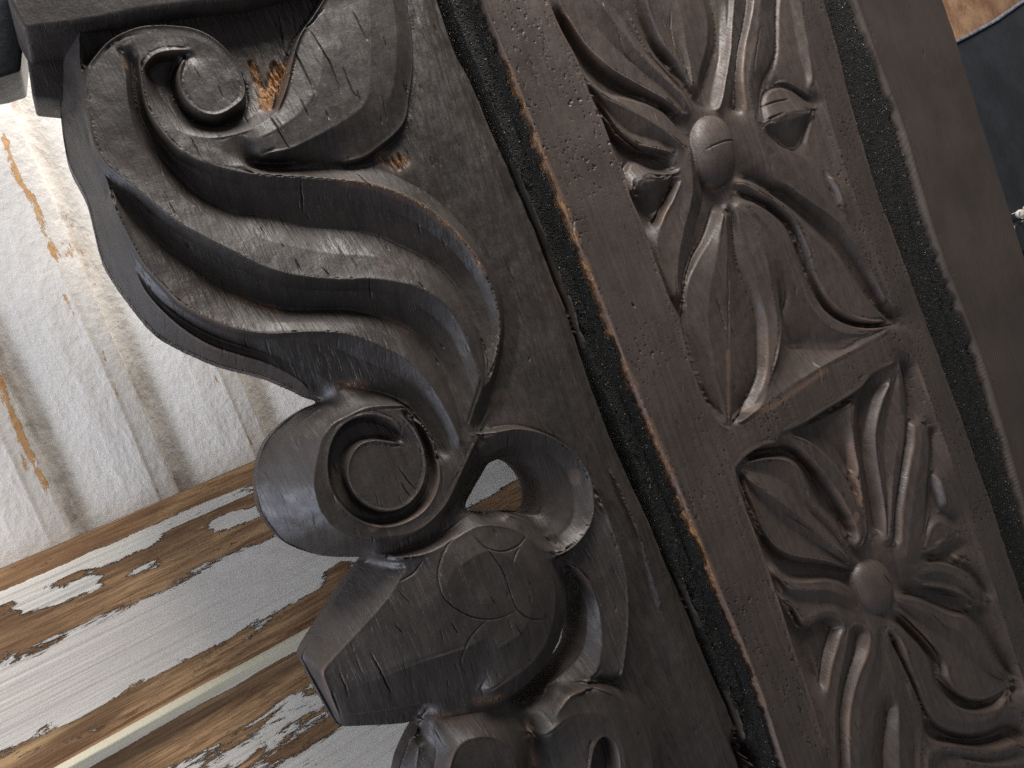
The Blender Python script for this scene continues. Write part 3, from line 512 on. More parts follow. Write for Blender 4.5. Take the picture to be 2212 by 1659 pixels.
# ------------------------------------------------------------------ relax the surface through the curves
def relax(v, m):
    levels = [(v*m, m)]
    while min(levels[-1][0].shape) > 12:
        a, c = levels[-1]; ny, nx = a.shape
        a = np.pad(a, ((0, ny % 2), (0, nx % 2))); c = np.pad(c, ((0, ny % 2), (0, nx % 2)))
        sa = a[::2, ::2]+a[1::2, ::2]+a[::2, 1::2]+a[1::2, 1::2]; scn = c[::2, ::2]+c[1::2, ::2]+c[::2, 1::2]+c[1::2, 1::2]
        levels.append((np.where(scn > 0, sa/np.maximum(scn, 1), 0), (scn > 0).astype(float)))
    u = np.full(levels[-1][0].shape, v[m > 0].mean())
    for k in range(len(levels)-1, -1, -1):
        a, c = levels[k]; fixed = c > 0
        if u.shape != a.shape: u = np.repeat(np.repeat(u, 2, 0), 2, 1)[:a.shape[0], :a.shape[1]]
        u = np.where(fixed, a, u); its = 120 if k > 1 else 50
        for _ in range(its):
            p = np.pad(u, 1, 'edge')
            u = np.where(fixed, a, 0.25*(p[:-2, 1:-1]+p[2:, 1:-1]+p[1:-1, :-2]+p[1:-1, 2:]))
    return u
def blur(u, s):
    r = int(3*s)+1; k = np.exp(-0.5*(np.arange(-r, r+1)/s)**2); k /= k.sum()
    p = np.pad(u, ((r, r), (0, 0)), 'edge'); u = sum(k[i]*p[i:i+u.shape[0]] for i in range(2*r+1))
    p = np.pad(u, ((0, 0), (r, r)), 'edge'); return sum(k[i]*p[:, i:i+u.shape[1]] for i in range(2*r+1))
rng = np.random.default_rng(7)
def fbm(u, v, o=4, seed=0):
    return sum(vnoise(u*2**k+13*k, v*2**k+7*k, seed+k)/2**k for k in range(o))

Hf = relax(val, cnt)
def along(u, sig, reach, passes):                  # smooth only along the run of each edge, so cuts stay crisp but never stepped
    ny, nx = u.shape; J, I = np.mgrid[0:ny, 0:nx].astype(np.float32)
    for _ in range(passes):
        g = blur(u, sig); dy, dx = np.gradient(g); m = np.sqrt(dx*dx+dy*dy)+1e-6; tx, ty = (-dy/m).astype(np.float32), (dx/m).astype(np.float32)
        acc = u.copy(); wt = 1.0
        for k in range(1, reach+1):
            w = math.exp(-0.5*(k/(reach*0.55))**2)
            for sgn in (-k, k):
                x = np.clip(I+tx*sgn, 0, nx-1.001); y = np.clip(J+ty*sgn, 0, ny-1.001); i0 = x.astype(np.int32); j0 = y.astype(np.int32); fx = x-i0; fy = y-j0
                acc += w*(u[j0, i0]*(1-fx)*(1-fy)+u[j0, i0+1]*fx*(1-fy)+u[j0+1, i0]*(1-fx)*fy+u[j0+1, i0+1]*fx*fy); wt += w
        u = acc/wt
    return u
Hf = blur(along(Hf, 2.2, 10, 2), 0.6); Hf = Hf+0.5*(Hf-blur(Hf, 3.0))
gx, gy = np.meshgrid(X0+np.arange(NX)*CELL, Y0+np.arange(NY)*CELL)
UX = gx+SH*gy; PX = world_at(UX, gy, 0.0); WX, WZ = PX[..., 0]*1000, PX[..., 2]*1000     # mm on the plane

# region masks (who owns which face)
big = 4000
def P3(h, *xy): return pts(h, *xy)
m_all = poly_mask(np.vstack([spline(SIL, 2.0), pts(0, 900,2200, 2760,2200), spline(RE, 2.0)[::-1], pts(0, 1700,-700, 150,-700)]), False)
m_all &= ~poly_mask(HOLE) & ~poly_mask(GAP)
def right_of(xy, h):
    S = spline(pts(h, *xy), 2.0); fx, fy = flat(S[:, 0], S[:, 1], S[:, 2]); o = np.argsort(fy)
    return gx > np.interp(gy, fy[o], fx[o])
r_edge = right_of(tuple(np.column_stack([e[:, 0]+9, e[:, 1]]).ravel()), -10); r_s1 = right_of(tuple(np.column_stack([s[:, 0]+3, s[:, 1]]).ravel()), -0.5); r_s2l = right_of(tuple(np.column_stack([s2[:, 0]-2, s2[:, 1]]).ravel()), -4.5); r_s2 = right_of(tuple(np.column_stack([s3[:, 0]+3, s3[:, 1]]).ravel()), -0.1)
lab = np.full((NY, NX), 1, np.int8)              # 1 bracket ground
def own(k, P): lab[poly_mask(P)] = k
leaf = np.vstack([E0[3:], pts(-3, 1003,962, 990,962), E3[::-1][1:], pts(-6, 262,480), FRONT[9:3:-1], pts(-1, 190,160, 210,130, 250,105, 305,165, 330,240, 375,310, 470,358)])
own(2, leaf)
lab[poly_mask(np.vstack([E3, V3[::-1][2:-2], ]))] = 2
own(2, np.vstack([E3[:12], pts(-8, 860,850, 740,870, 700,866), SIL[19:9:-1], FRONT[8:11]]))
own(3, pts(-2, 185,120, 234,84, 291,55, 351,48, 418,54, 474,82, 516,128, 536,180, 575,205, 610,170, 628,110, 650,70, 684,20, 720,-190, 880,-190, 880,0, 893,67, 897,141, 886,205, 878,265, 852,296, 785,346, 650,354, 530,352, 470,356, 375,310, 330,240, 305,165, 260,110, 200,150))
own(4, pts(-8, 880,866, 800,862, 740,872, 670,880, 600,910, 545,1000, 545,1080, 600,1170, 700,1215, 790,1205, 850,1188, 920,1160, 965,1120, 1000,1060, 1025,965, 1000,960, 975,915, 940,880))
own(5, pts(-4, 1036,945, 1070,930, 1120,920, 1172,930, 1240,970, 1272,1005, 1288,1051, 1290,1103, 1277,1146, 1245,1186, 1204,1206, 1170,1160, 1110,1104, 1060,1102, 1000,1104, 975,1115, 1005,1055))
own(6, pts(-9, 780,1206, 850,1190, 930,1164, 975,1130, 1000,1106, 1060,1100, 1110,1106, 1170,1150, 1204,1200, 1226,1260, 1226,1320, 1210,1390, 1180,1440, 1140,1485, 1100,1518, 1040,1534, 930,1546, 860,1570, 738,1585, 690,1530, 630,1420, 700,1310))
own(15, pts(-5, 1150,1516, 1190,1490, 1290,1470, 1370,1498, 1412,1550, 1436,1640, 1442,1830, 1160,1830, 1155,1600))
own(15+1, pts(-8, 905,1560, 1000,1544, 1070,1534, 1125,1545, 1150,1600, 1156,1830, 820,1900, 840,1700, 870,1600))
lab[r_edge] = 7; lab[r_s1] = 8; lab[r_s2l] = 13; lab[r_s2] = 14
def ownp(k, P):
    mm = poly_mask(P) & r_s1 & ~r_s2l; lab[mm] = k
ownp(9, np.vstack([pts(-1, *REC1), pts(-0.5, 1651,872, 1724,825, 1771,792, 1848,751, 1927,707), pts(-1, 1929,700, 1919,649, 1885,585, 1858,530, 1832,452, 1805,378, 1791,318, 1762,225, 1748,120, 1731,0, 1700,-150)]))
ownp(10, np.vstack([pts(-1, 1591,1009, 1612,985, 1640,964, 1686,946, 1755,889, 1805,862, 1855,832, 1888,805, 1940,782, 1972,870, 2010,960, 2035,1050, 2062,1150, 2090,1250, 2118,1350, 2150,1440, 2185,1500), pts(-1, 2150,1588, 2080,1598, 1990,1604, 1962,1700, 1900,1830, 1850,1800, 1830,1760, 1780,1600, 1745,1490, 1708,1380, 1680,1290, 1655,1215, 1634,1160, 1614,1108, 1597,1055, 1584,1014)]))
ownp(11, BOSS1); ownp(12, BOSS2)

def dome(cx, cy, rx, ry, deg, top, drop, p=2.0, h=-3):
    fx, fy = flat(np.array(float(cx)), np.array(float(cy)), np.array(float(h))); t = math.radians(deg)
    ddx = (gx-fx)+SH*(gy-fy); u = (ddx*math.cos(t)+(gy-fy)*math.sin(t))/rx; v = (-ddx*math.sin(t)+(gy-fy)*math.cos(t))/ry
    r2 = np.abs(u)**2.3+np.abs(v)**2.3; z = top-drop+drop*np.sqrt(np.clip(1-r2, 0, 1))
    Hf[:] = np.where(r2 < 1, np.maximum(Hf, z), Hf)
moat = np.exp(-(((UX-1546)/68)**2+((gy-325)/98)**2)**2); Hf -= 1.0*moat
dome(1543, 325, 47, 82, -8, 2.2, 9.5)
moat = np.exp(-(((UX-1892)/58)**2+((gy-1272)/80)**2)**2); Hf -= 1.0*moat
dome(1892, 1272, 41, 64, -8, 1.0, 8.0)
# ------------------------------------------------------------------ hand-made roughness of the carving
wood = (lab != 7) & (lab != 13) & (lab != 14)
carve = (wood & (lab != 8))
Hf += np.where(carve, 1.0, 0.25)*(0.42*fbm(WX/10, WZ/16, 2, 3)+0.10*fbm(WX/2.6, WZ/6, 3, 11))
Hf += np.where(wood, 0.10, 0.04)*fbm(WX/0.9, WZ/6.5, 3, 21)
# chisel flats: the surface is quantised into small tilted planes
cu, cv = WX/7.5+0.6*vnoise(WX/11, WZ/11, 5), WZ/9.0+0.6*vnoise(WX/11, WZ/11, 6)
fac = np.abs((cu+0.35*cv) % 1-0.5)*np.abs((cv-0.3*cu) % 1-0.5)
Hf += np.where(carve, 0.55*(fac-0.06), 0)
# rough ground of the bracket
gnd = blur((lab == 1).astype(float), 3)
Hf += gnd*0.45*fbm(WX/1.0, WZ/9.0, 4, 31)
# grit strips are lumpy
gr = ((lab == 7) | (lab == 13))
Hf += blur(gr.astype(float), 1.0)*(0.55*fbm(WX/1.1, WZ/1.6, 4, 41)+0.8*fbm(WX/6, WZ/10, 2, 43))
# pitted stile
st = (lab == 8)
pit = np.clip(fbm(WX/1.3, WZ/1.5, 4, 51)-0.30, 0, 1)*np.clip(fbm(WX/14, WZ/22, 2, 57)+0.35, 0, 1)
Hf -= np.where(st, 3.4*pit, 0)
Hf += np.where(st, 0.10*fbm(WX/0.8, WZ/8, 3, 55), 0)
# checks and cuts: (depth mm, width px, points)
dcut = np.zeros_like(Hf)
def cut(depth, wpx, *xy, h=-1.0):
    S = spline(pts(h, *xy), 1.0); fx, fy = flat(S[:, 0], S[:, 1], S[:, 2]); n = len(fx)
    fx = fx+1.6*vnoise(np.arange(n)/7.0, np.zeros(n), int(abs(xy[0]))); r = int(3*wpx/CELL)+2
    for k in range(0, n, 1):
        taper = math.sin(math.pi*min(1, max(0, (k+0.5)/n)))**0.5
        ci, cj = int((fx[k]-X0)/CELL), int((fy[k]-Y0)/CELL)
        i0, i1, j0, j1 = max(0, ci-r), min(NX, ci+r+1), max(0, cj-r), min(NY, cj+r+1)
        if i0 >= i1 or j0 >= j1: continue
        d = np.exp(-((gx[j0:j1, i0:i1]-fx[k])**2+(gy[j0:j1, i0:i1]-fy[k])**2)/(wpx*wpx))
        dcut[j0:j1, i0:i1] = np.maximum(dcut[j0:j1, i0:i1], depth*taper*d)
for a in ((1.0,1.5, 607,0, 616,50, 622,90, 638,115, 662,165, 680,208), (1.0,1.4, 583,252, 600,285, 612,305, 626,326), (0.9,1.3, 672,70, 700,120, 720,160, 735,205),
          (0.8,1.3, 648,218, 660,245, 668,262), (0.8,1.3, 640,0, 655,60, 700,20), (0.8,1.2, 762,30, 790,90), (0.8,1.2, 740,150, 760,200, 775,215), (0.7,1.2, 826,208, 838,255),
          (1.1,1.5, 776,368, 790,392, 802,404), (1.0,1.4, 652,388, 660,420, 664,445), (0.9,1.4, 797,605, 806,622, 812,640), (0.8,1.3, 905,610, 915,625),
          (0.9,1.5, 640,560, 650,590), (0.8,1.3, 700,580, 712,600), (1.0,1.4, 1028,955, 1040,975, 1046,990), (1.0,1.4, 1035,700, 1052,745, 1058,770),
          (0.9,1.4, 862,1008, 880,1035, 902,1062), (0.8,1.2, 795,940, 800,955), (0.7,2.0, 828,938, 838,945), (0.9,1.4, 868,1045, 890,1075),
          (0.75,1.4, 1003,1149, 969,1182, 949,1232, 953,1279, 976,1309, 1020,1333, 1070,1336, 1113,1319), (0.9,1.5, 1020,1155, 1053,1189, 1083,1232, 1097,1272, 1113,1313, 1143,1336, 1180,1339),
          (0.65,1.4, 1033,1165, 1053,1185, 1087,1191, 1123,1179, 1147,1155), (0.5,1.3, 1052,1336, 1020,1370, 1003,1406, 1003,1440, 1020,1463), (0.7,1.3, 1125,1183, 1110,1205, 1105,1215),
          (1.3,1.7, 810,1418, 825,1450, 845,1485, 860,1507), (0.9,1.4, 745,1465, 760,1500, 768,1520), (0.9,1.4, 975,1345, 990,1370), (0.8,1.3, 858,1353, 876,1372), (0.7,1.3, 868,1280, 895,1308), (0.7,1.2, 1110,1345, 1128,1375),
          (0.7,1.2, 920,1210, 900,1240, 870,1260), (1.0,1.4, 1520,326, 1550,312, 1592,302), (1.3,1.6, 1650,228, 1680,218, 1706,213), (1.2,1.6, 1648,262, 1690,246),
          (1.2,1.5, 1549,648, 1560,680, 1570,720, 1572,735), (1.1,1.4, 1752,762, 1765,790, 1772,830), (1.0,1.3, 1660,870, 1668,905, 1675,935), (0.9,1.3, 1574,560, 1576,640, 1574,760),
          (1.4,2.2, 1367,657, 1370,662), (0.9,1.3, 1905,1240, 1925,1265), (0.8,1.2, 1330,60, 1352,110, 1380,140), (0.8,1.2, 1450,20, 1458,90, 1480,140), (0.8,1.2, 1640,60, 1634,110, 1628,150),
          (1.1,1.6, 1240,470, 1236,520), (0.8,1.3, 1285,985, 1300,1060), (0.8,1.2, 1760,1150, 1700,1110), (0.8,1.2, 2010,1325, 2050,1362),
          (0.8,1.3, 615,190, 624,160)):
    cut(*a)
# scattered little checks along the grain
for k in range(190):
    x, y = rng.uniform(300, 1220), rng.uniform(20, 1600); L = rng.uniform(8, 34)
    cut(rng.uniform(.3, .8), rng.uniform(.8, 1.2), x, y, x+L*.40+rng.uniform(-3, 3), y+L)
for k in range(170):
    x, y = rng.uniform(1060, 2000), rng.uniform(0, 1600); L = rng.uniform(6, 26)
    cut(rng.uniform(.3, .8), rng.uniform(.9, 1.3), x, y, x+L*.38+rng.uniform(-3, 3), y+L)
Hf -= dcut

# ------------------------------------------------------------------ wear map: convex edges a little, plus the rubbed places of the photo
lapl = Hf-blur(Hf, 2.5)
wear = np.clip(lapl*0.8-0.12, 0, 0.34)*np.clip(0.5+1.6*fbm(WX/25, WZ/25, 2, 61), 0, 1)
def rub(a, s, *xy, h=-1.0):
    S = spline(pts(h, *xy), 4.0); fx, fy = flat(S[:, 0], S[:, 1], S[:, 2])
    for X, Y in zip(fx, fy):
        r = int(3*s/CELL)+2; ci, cj = int((X-X0)/CELL), int((Y-Y0)/CELL)
        i0, i1, j0, j1 = max(0, ci-r), min(NX, ci+r+1), max(0, cj-r), min(NY, cj+r+1)
        if i0 >= i1 or j0 >= j1: continue
        d = np.exp(-((gx[j0:j1, i0:i1]-X)**2+(gy[j0:j1, i0:i1]-Y)**2)/(2*s*s))
        wear[j0:j1, i0:i1] = np.maximum(wear[j0:j1, i0:i1], a*d)
rub(1.15, 10, 548,135, 558,165, 566,195, 570,228, h=-5); rub(1.2, 15, 606,140, 598,165, 590,190, 576,225, h=-4)
rub(0.95, 15, 835,345, 852,355, 868,345, h=-7); rub(0.80, 6, 740,392, 800,400, 850,418, 900,440, 950,475, 1000,520, 1045,585)
rub(0.8, 5, 268,130, 272,142); rub(0.6, 4, 500,453, 512,456, h=-7); rub(0.85, 9, 505,645, 550,660, 600,672, h=-8)
rub(0.8, 11, 735,836, 780,832, h=-10); rub(0.55, 8, 835,690, 880,712, h=-8); rub(0.5, 5, 825,565, 845,575); rub(0.5, 8, 1065,860, 1085,850, h=-8)
rub(0.85, 7, 1028,1515, 1060,1507, 1075,1500, h=-11); rub(0.6, 9, 940,1550, 1000,1540, h=-13); rub(0.6, 6, 1240,1020, 1242,1040, h=-5); rub(0.5, 6, 790,1140, 800,1132, h=-9)
rub(0.6, 5, 1140,1560, 1150,1620, 1155,1650, h=-10)
rub(0.58, 6, *[v for i in range(2, 13) for v in (S1R[2*i]+7, S1R[2*i+1])])
rub(1.0, 7, 1096,150, 1133,245, 1154,300, 1174,350, 1204,420, 1244,520); rub(1.0, 7, 1258,560, 1294,660, 1306,690, 1334,770)
rub(1.0, 8, 1305,690, 1322,740, 1348,800, 1363,830); rub(0.95, 6, 1467,1075, 1503,1160, 1543,1260, 1562,1320, 1585,1370); rub(0.85, 7, 1398,910, 1424,970, 1453,1040)
rub(0.5, 4, *[v for i in range(1, 9) for v in (S2R[2*i]+2, S2R[2*i+1])])
rub(0.45, 5, 1620,885, 1660,880, 1720,840, 1780,800); rub(0.5, 4, 1688,700, 1686,760); rub(0.5, 4, 1574,760, 1576,900); rub(0.55, 4, 1845,960, 1855,1030, 1862,1090); rub(0.5, 4, 1950,900, 1945,980)
rub(0.55, 4, 1850,1110, 1845,1130); rub(0.45, 7, 1590,375, 1600,385); rub(0.5, 5, 1530,402, 1545,408, h=-4)

Hf -= np.where(lab == 1, 1.0, 0.15)*np.clip(wear-0.5, 0, 0.5)*(1.1+4.5*fbm(WX/1.1, WZ/5, 3, 95))
# ------------------------------------------------------------------ build meshes from the shared grid
P = PX.copy(); P[..., 1] = -Hf/1000
mm = m_all
fm = mm[:-1, :-1] & mm[1:, :-1] & mm[:-1, 1:] & mm[1:, 1:]
flab = lab[:-1, :-1]
idx = np.arange(NY*NX).reshape(NY, NX)
a, b, c, d = idx[:-1, :-1], idx[1:, :-1], idx[1:, 1:], idx[:-1, 1:]
# smooth the cut outline so it is not stepped
E = []
for (u, v, f1, f0) in ((a, d, fm, np.vstack([np.zeros((1, NX-1), bool), fm[:-1]])), (b, c, fm, np.vstack([fm[1:], np.zeros((1, NX-1), bool)])),
                       (a, b, fm, np.hstack([np.zeros((NY-1, 1), bool), fm[:, :-1]])), (d, c, fm, np.hstack([fm[:, 1:], np.zeros((NY-1, 1), bool)]))):
    k = f1 & ~f0; E.append(np.column_stack([u[k], v[k], flab[k]]))
order = [0, 1, 0, 1]
walls = []
for t, e_ in enumerate(E):
    e2 = e_.copy()
    if t in (1, 2): pass
    walls.append((t, e2))
allE = np.vstack(E); Pf = P.reshape(-1, 3)
# keep the outer frame of the grid fixed, smooth the rest
deg = np.bincount(allE[:, :2].ravel(), minlength=NX*NY).astype(float)
bd = deg > 0
bi = np.flatnonzero(bd); cmap = np.zeros(NX*NY, np.int64); cmap[bi] = np.arange(len(bi)); e0_, e1_ = cmap[allE[:, 0]], cmap[allE[:, 1]]; Q = Pf[bi].copy(); dg = deg[bi][:, None]
for _ in range(40):
    acc = np.column_stack([np.bincount(e0_, weights=Q[e1_, cc], minlength=len(bi))+np.bincount(e1_, weights=Q[e0_, cc], minlength=len(bi)) for cc in range(3)])
    Q = 0.5*Q+0.5*acc/dg
Pf[bi] = Q
# shared vertex normals
G = Pf.reshape(NY, NX, 3)
du = np.gradient(G, axis=1); dv = np.gradient(G, axis=0); NR = np.cross(du, dv); NR /= np.maximum(np.linalg.norm(NR, axis=2), 1e-12)[..., None]
if NR[NY//2, NX//2, 1] > 0: NR = -NR
NR = NR.reshape(-1, 3); wearf = wear.reshape(-1)

def make_mesh(name, V, Fc, mat, normals=None, attrs=None, smooth=True):
    me = bpy.data.meshes.new(name)
    me.vertices.add(len(V)); me.vertices.foreach_set('co', np.ascontiguousarray(V, dtype=np.float32).ravel())
    me.loops.add(len(Fc)*4); me.loops.foreach_set('vertex_index', np.ascontiguousarray(Fc, dtype=np.int32).ravel())
    me.polygons.add(len(Fc)); me.polygons.foreach_set('loop_start', np.arange(0, len(Fc)*4, 4, dtype=np.int32))
    me.update(calc_edges=True)
    me.polygons.foreach_set('use_smooth', np.full(len(Fc), smooth))
    for k, v in (attrs or {}).items():
        at = me.attributes.new(k, 'FLOAT', 'POINT'); at.data.foreach_set('value', np.ascontiguousarray(v, dtype=np.float32))
    if normals is not None: me.normals_split_custom_set_from_vertices(np.ascontiguousarray(normals, dtype=np.float32))
    me.materials.append(mat); return me
def link(name, me, parent=None, base=None):
    o = bpy.data.objects.new(name, me); sc.collection.objects.link(o)
    if parent is not None:
        o.parent = parent
    if base is not None: o.location = -Vector(base)
    return o
def tag(o, label=None, cat=None, kind=None, group=None):
    if label: o['label'] = label
    if cat: o['category'] = cat
    if kind: o['kind'] = kind
    if group: o['group'] = group

BACK = 0.028
def region_mesh(name, k, mat):
    sel = fm & (flab == k)
    Fc = np.column_stack([a[sel], b[sel], c[sel], d[sel]])
    used, inv = np.unique(Fc, return_inverse=True); Fc = inv.reshape(-1, 4)
    V = Pf[used]; n1 = NR[used]; w1 = wearf[used]
    fn = np.cross(V[Fc[:, 1]]-V[Fc[:, 0]], V[Fc[:, 3]]-V[Fc[:, 0]])
    if fn[:, 1].mean() > 0: Fc = Fc[:, ::-1]
    Vs, Fs, Ns, Ws = [V], [Fc], [n1], [w1]; off = len(V); wallout = np.zeros((0, 3))
    # side walls down to the back of the board
    for t, e_ in walls:
        e2 = e_[e_[:, 2] == k]
        if not len(e2): continue
        n = len(e2); A, B = Pf[e2[:, 0]], Pf[e2[:, 1]]; rows = 5; R = []
        for r in range(rows):
            f = r/(rows-1)
            for Q in (A, B):
                q = Q.copy(); q[:, 1] = Q[:, 1]*(1-f)+BACK*f
                if 0 < r:
                    jit = 0.00022*(fbm(Q[:, 0]*300, Q[:, 2]*300+f*9, 3, 71)); q[:, 0] += jit; q[:, 2] += 0.6*jit
                R.append(q)
        R = np.vstack(R); base = off
        wn = np.cross(B-A, np.array([0, 1.0, 0])); wn /= np.maximum(np.linalg.norm(wn, axis=1), 1e-9)[:, None]
        sgn = -1.0 if t in (0, 3) else 1.0
        # outward = away from the face: the face lies on a known side
        outdir = {0: (0, -1), 1: (0, 1), 2: (-1, 0), 3: (1, 0)}[t]
        j, i = e2[:, 0]//NX, e2[:, 0] % NX
        ref = G[np.clip(j+outdir[1], 0, NY-1), np.clip(i+outdir[0], 0, NX-1)]-G[j, i]
        flip = (wn*ref).sum(1) < 0; wn[flip] *= -1
        for r in range(rows-1):
            q = np.column_stack([base+(2*r)*n+np.arange(n), base+(2*r+1)*n+np.arange(n), base+(2*r+3)*n+np.arange(n), base+(2*r+2)*n+np.arange(n)])
            Fs.append(q); wallout = np.vstack([wallout, wn])
        Vs.append(R); Ns.append(np.tile(wn, (2*rows, 1))); Ws.append(np.tile(0.15*np.ones(n), 2*rows)); off += len(R)
    Vall = np.vstack(Vs); Fall = np.vstack(Fs); Wall_ = np.concatenate(Ws); nf = len(V)
    Nall = np.zeros_like(Vall); Nall[:nf] = n1
    if len(Vall) > nf:                                 # weld the wall strips so they shade as one skin
        keyv = np.round(Vall[nf:]*200000).astype(np.int64); _, first, kv = np.unique(keyv, axis=0, return_index=True, return_inverse=True); kv = kv.ravel()
        remap = np.r_[np.arange(nf), nf+kv]; Fall = remap[Fall]
        Vall = np.vstack([Vall[:nf], Vall[nf:][first]]); Nall = np.zeros_like(Vall); Nall[:nf] = n1; Wall_ = np.r_[Wall_[:nf], Wall_[nf:][first]]
        Q = Fall[len(Fc):]; ctr = Vall[Q].mean(1); out = wallout
        fnq = np.cross(Vall[Q[:, 1]]-Vall[Q[:, 0]], Vall[Q[:, 3]]-Vall[Q[:, 0]]); fl = (fnq*out).sum(1) < 0; Q[fl] = Q[fl][:, ::-1]; Fall[len(Fc):] = Q
    return make_mesh(name, Vall, Fall, mat, Nall, {'wear': Wall_})

base = (0.02, 0.02, 1.0)
root = bpy.data.objects.new('carved_corbel', None); sc.collection.objects.link(root); root.location = base
root.empty_display_size = 0.05
tag(root, 'dark brown carved wooden corbel with scrolls, fluted leaf and flower panel', 'wood carving')
def part(name, k, mat, parent=root, label=None):
    o = link(name, region_mesh(name, k, mat), parent, base if parent is root else None)
    if label: o['label'] = label
    return o
fret = part('scroll_bracket', 1, M_fret)
part('fluted_leaf', 2, M_fret, fret)
part('scroll', 3, M_fret, fret, 'large volute with a broad flat tail at the top')
part('scroll', 4, M_fret, fret, 'round faceted volute with a raised flat eye')
part('scroll', 5, M_fret, fret, 'hooked scroll around the pierced opening')
part('flower_bud', 6, M_fret, fret, 'large pointed bud with incised curved lines')
part('small_leaf', 15, M_fret, fret)
part('small_bud', 16, M_fret, fret)
part('gritty_strip', 7, M_grit); 
panel = part('flower_panel', 8, M_panel)
part('carved_flower', 9, M_panel, panel, 'upper flower with wavy petals'); part('flower_center', 11, M_panel, panel)
part('carved_flower', 10, M_panel, panel, 'lower flower below the cross bar'); part('flower_center', 12, M_panel, panel)
part('gritty_strip', 13, M_grit)
part('side_board', 14, M_board)

def simple(name, c1, c2, rough=0.5, sc_=60, bump=0.0004):
    m, nt, b = new_mat(name); n = N(nt)
    n.put(b.inputs['Base Color'], n.mix(n.ramp(n.noise(n.pos(), sc_, 6, 0.65), 0.35, 0.65), rgb(*c1), rgb(*c2)))
    b.inputs['Roughness'].default_value = rough*0.8
    n.put(b.inputs['Normal'], n.bump(n.noise(n.pos(), sc_*6, 4, 0.6), bump, 1.0)); return m
M_black = simple('dusty_black_paint', (0.006, 0.007, 0.009), (0.017, 0.020, 0.025), 0.38, 30)
# ------------------------------------------------------------------ cap of the corbel, upper left
def slab(name, front_pts, h_front, h_back, mat, parent=None, bev=0.0012):
    """solid prism: outline seen in the photo at h_front, pushed straight back to h_back"""
    import bmesh
    p = np.array(front_pts, float).reshape(-1, 2); A = world_at(p[:, 0], p[:, 1], np.full(len(p), h_front))
    bm = bmesh.new(); f = [bm.verts.new(Vector(q)) for q in A]; g = [bm.verts.new(Vector((q[0], -h_back/1000, q[2]))) for q in A]
    bm.faces.new(f); bm.faces.new(g[::-1]); n = len(f)
    for i in range(n): bm.faces.new((f[i], g[i], g[(i+1) % n], f[(i+1) % n]))
    bmesh.ops.recalc_face_normals(bm, faces=bm.faces)
    bmesh.ops.bevel(bm, geom=list(bm.edges), offset=bev, segments=3, affect='EDGES', profile=0.6)
    me = bpy.data.meshes.new(name); bm.to_mesh(me); bm.free(); me.materials.append(mat)
    for q in me.polygons: q.use_smooth = True
    o = bpy.data.objects.new(name, me); sc.collection.objects.link(o)
    if parent is not None: o.parent = parent; o.location = -Vector(base)
    return o
slab('cap_block', (22,10, 52,64, 160,50, 200,43, 300,22, 420,6, 540,-6, 760,-60, 760,-230, -40,-230), 3, -24, M_fret, root, 0.0015)
slab('backing_block', (-160,-260, 48,-260, 52,60, 44,152, 0,165, -160,190), -30, -52, M_black, root, 0.0012)
slab('backing_block', (30,40, 52,70, 60,140, 70,212, 132,219, 200,200, 260,-60, 40,-60), -19, -34, M_fret, root, 0.0012)

# ------------------------------------------------------------------ white boarded wall behind
HW = -100.0
def zx(x, y, h): q = world_at(np.array(float(x)), np.array(float(y)), np.array(float(h))); return q[0]*1000, q[2]*1000
eA = zx(77, 362, HW)[0]; eB = zx(388, 1044, HW)[0]; e0 = (eA+eB)/2          # one board edge
eN = zx(600, 985, HW)[0]; pitch = abs(eN-zx(360, 985, HW)[0])
pitch = abs(zx(388, 1044, HW)[0]-zx(146, 1044, HW)[0]) if pitch <= 0 else pitch
zt = zx(300, -500, HW)[1]; zb = zx(0, 1900, HW)[1]
xs = np.arange(e0-3.2*pitch, e0+5.3*pitch, 0.45); zs = np.arange(zb-20, zt+60, 0.9)
XX, ZZ = np.meshgrid(xs, zs)
wob = 1.2*vnoise(ZZ/60, XX*0+np.floor((XX-e0)/pitch)*3, 5)
ph = ((XX-e0-wob)/pitch) % 1.0                       # 0 just right of an edge, 1 at the next edge
prof = np.interp(ph, [0, 0.012, 0.10, 0.30, 0.55, 0.80, 0.83, 0.975, 1.0], [-6.2, -6.6, -5.9, -3.2, -1.0, 0.0, -0.5, -1.0, -1.6])
Yw = HW+prof+0.35*fbm(XX/9, ZZ/16, 3, 81)+0.16*fbm(XX/2.2, ZZ/3, 3, 82)
dirt = np.interp(ph, [0, 0.03, 0.12, 0.22, 0.3, 0.97, 1.0], [0.58, 0.52, 0.38, 0.16, 0.0, 0.0, 0.1])*np.clip(0.9+1.6*fbm(XX/12, ZZ/40, 3, 83), 0.1, 1.4)
wr = 0.62*np.exp(-((ph-0.815)/0.022)**2)*np.clip(0.45+1.9*fbm(XX*0+np.floor((XX-e0)/pitch)*9, ZZ/28, 3, 84), 0, 1.25)
def blob(arr, XX, ZZ, h, amp, sx, sz, *xy):
    S = spline(pts(h, *xy), 6.0); q = world_at(S[:, 0], S[:, 1], S[:, 2])*1000
    for X, Z in zip(q[:, 0], q[:, 2]): np.maximum(arr, amp*np.exp(-((XX-X)/sx)**2-((ZZ-Z)/sz)**2), out=arr)
blob(wr, XX, ZZ, HW, 0.9, 2.2, 5, 10,300, 25,345, 45,395, 75,440, 100,500, 118,545)
blob(wr, XX, ZZ, HW, 0.72, 3.2, 8, 150,470, 165,520, 110,545)
blob(wr, XX, ZZ, HW, 0.95, 2.2, 5, 0,815, 20,880, 50,950, 80,1010, 100,1050)
blob(wr, XX, ZZ, HW, 0.62, 4, 8, 40,955, 50,1000)
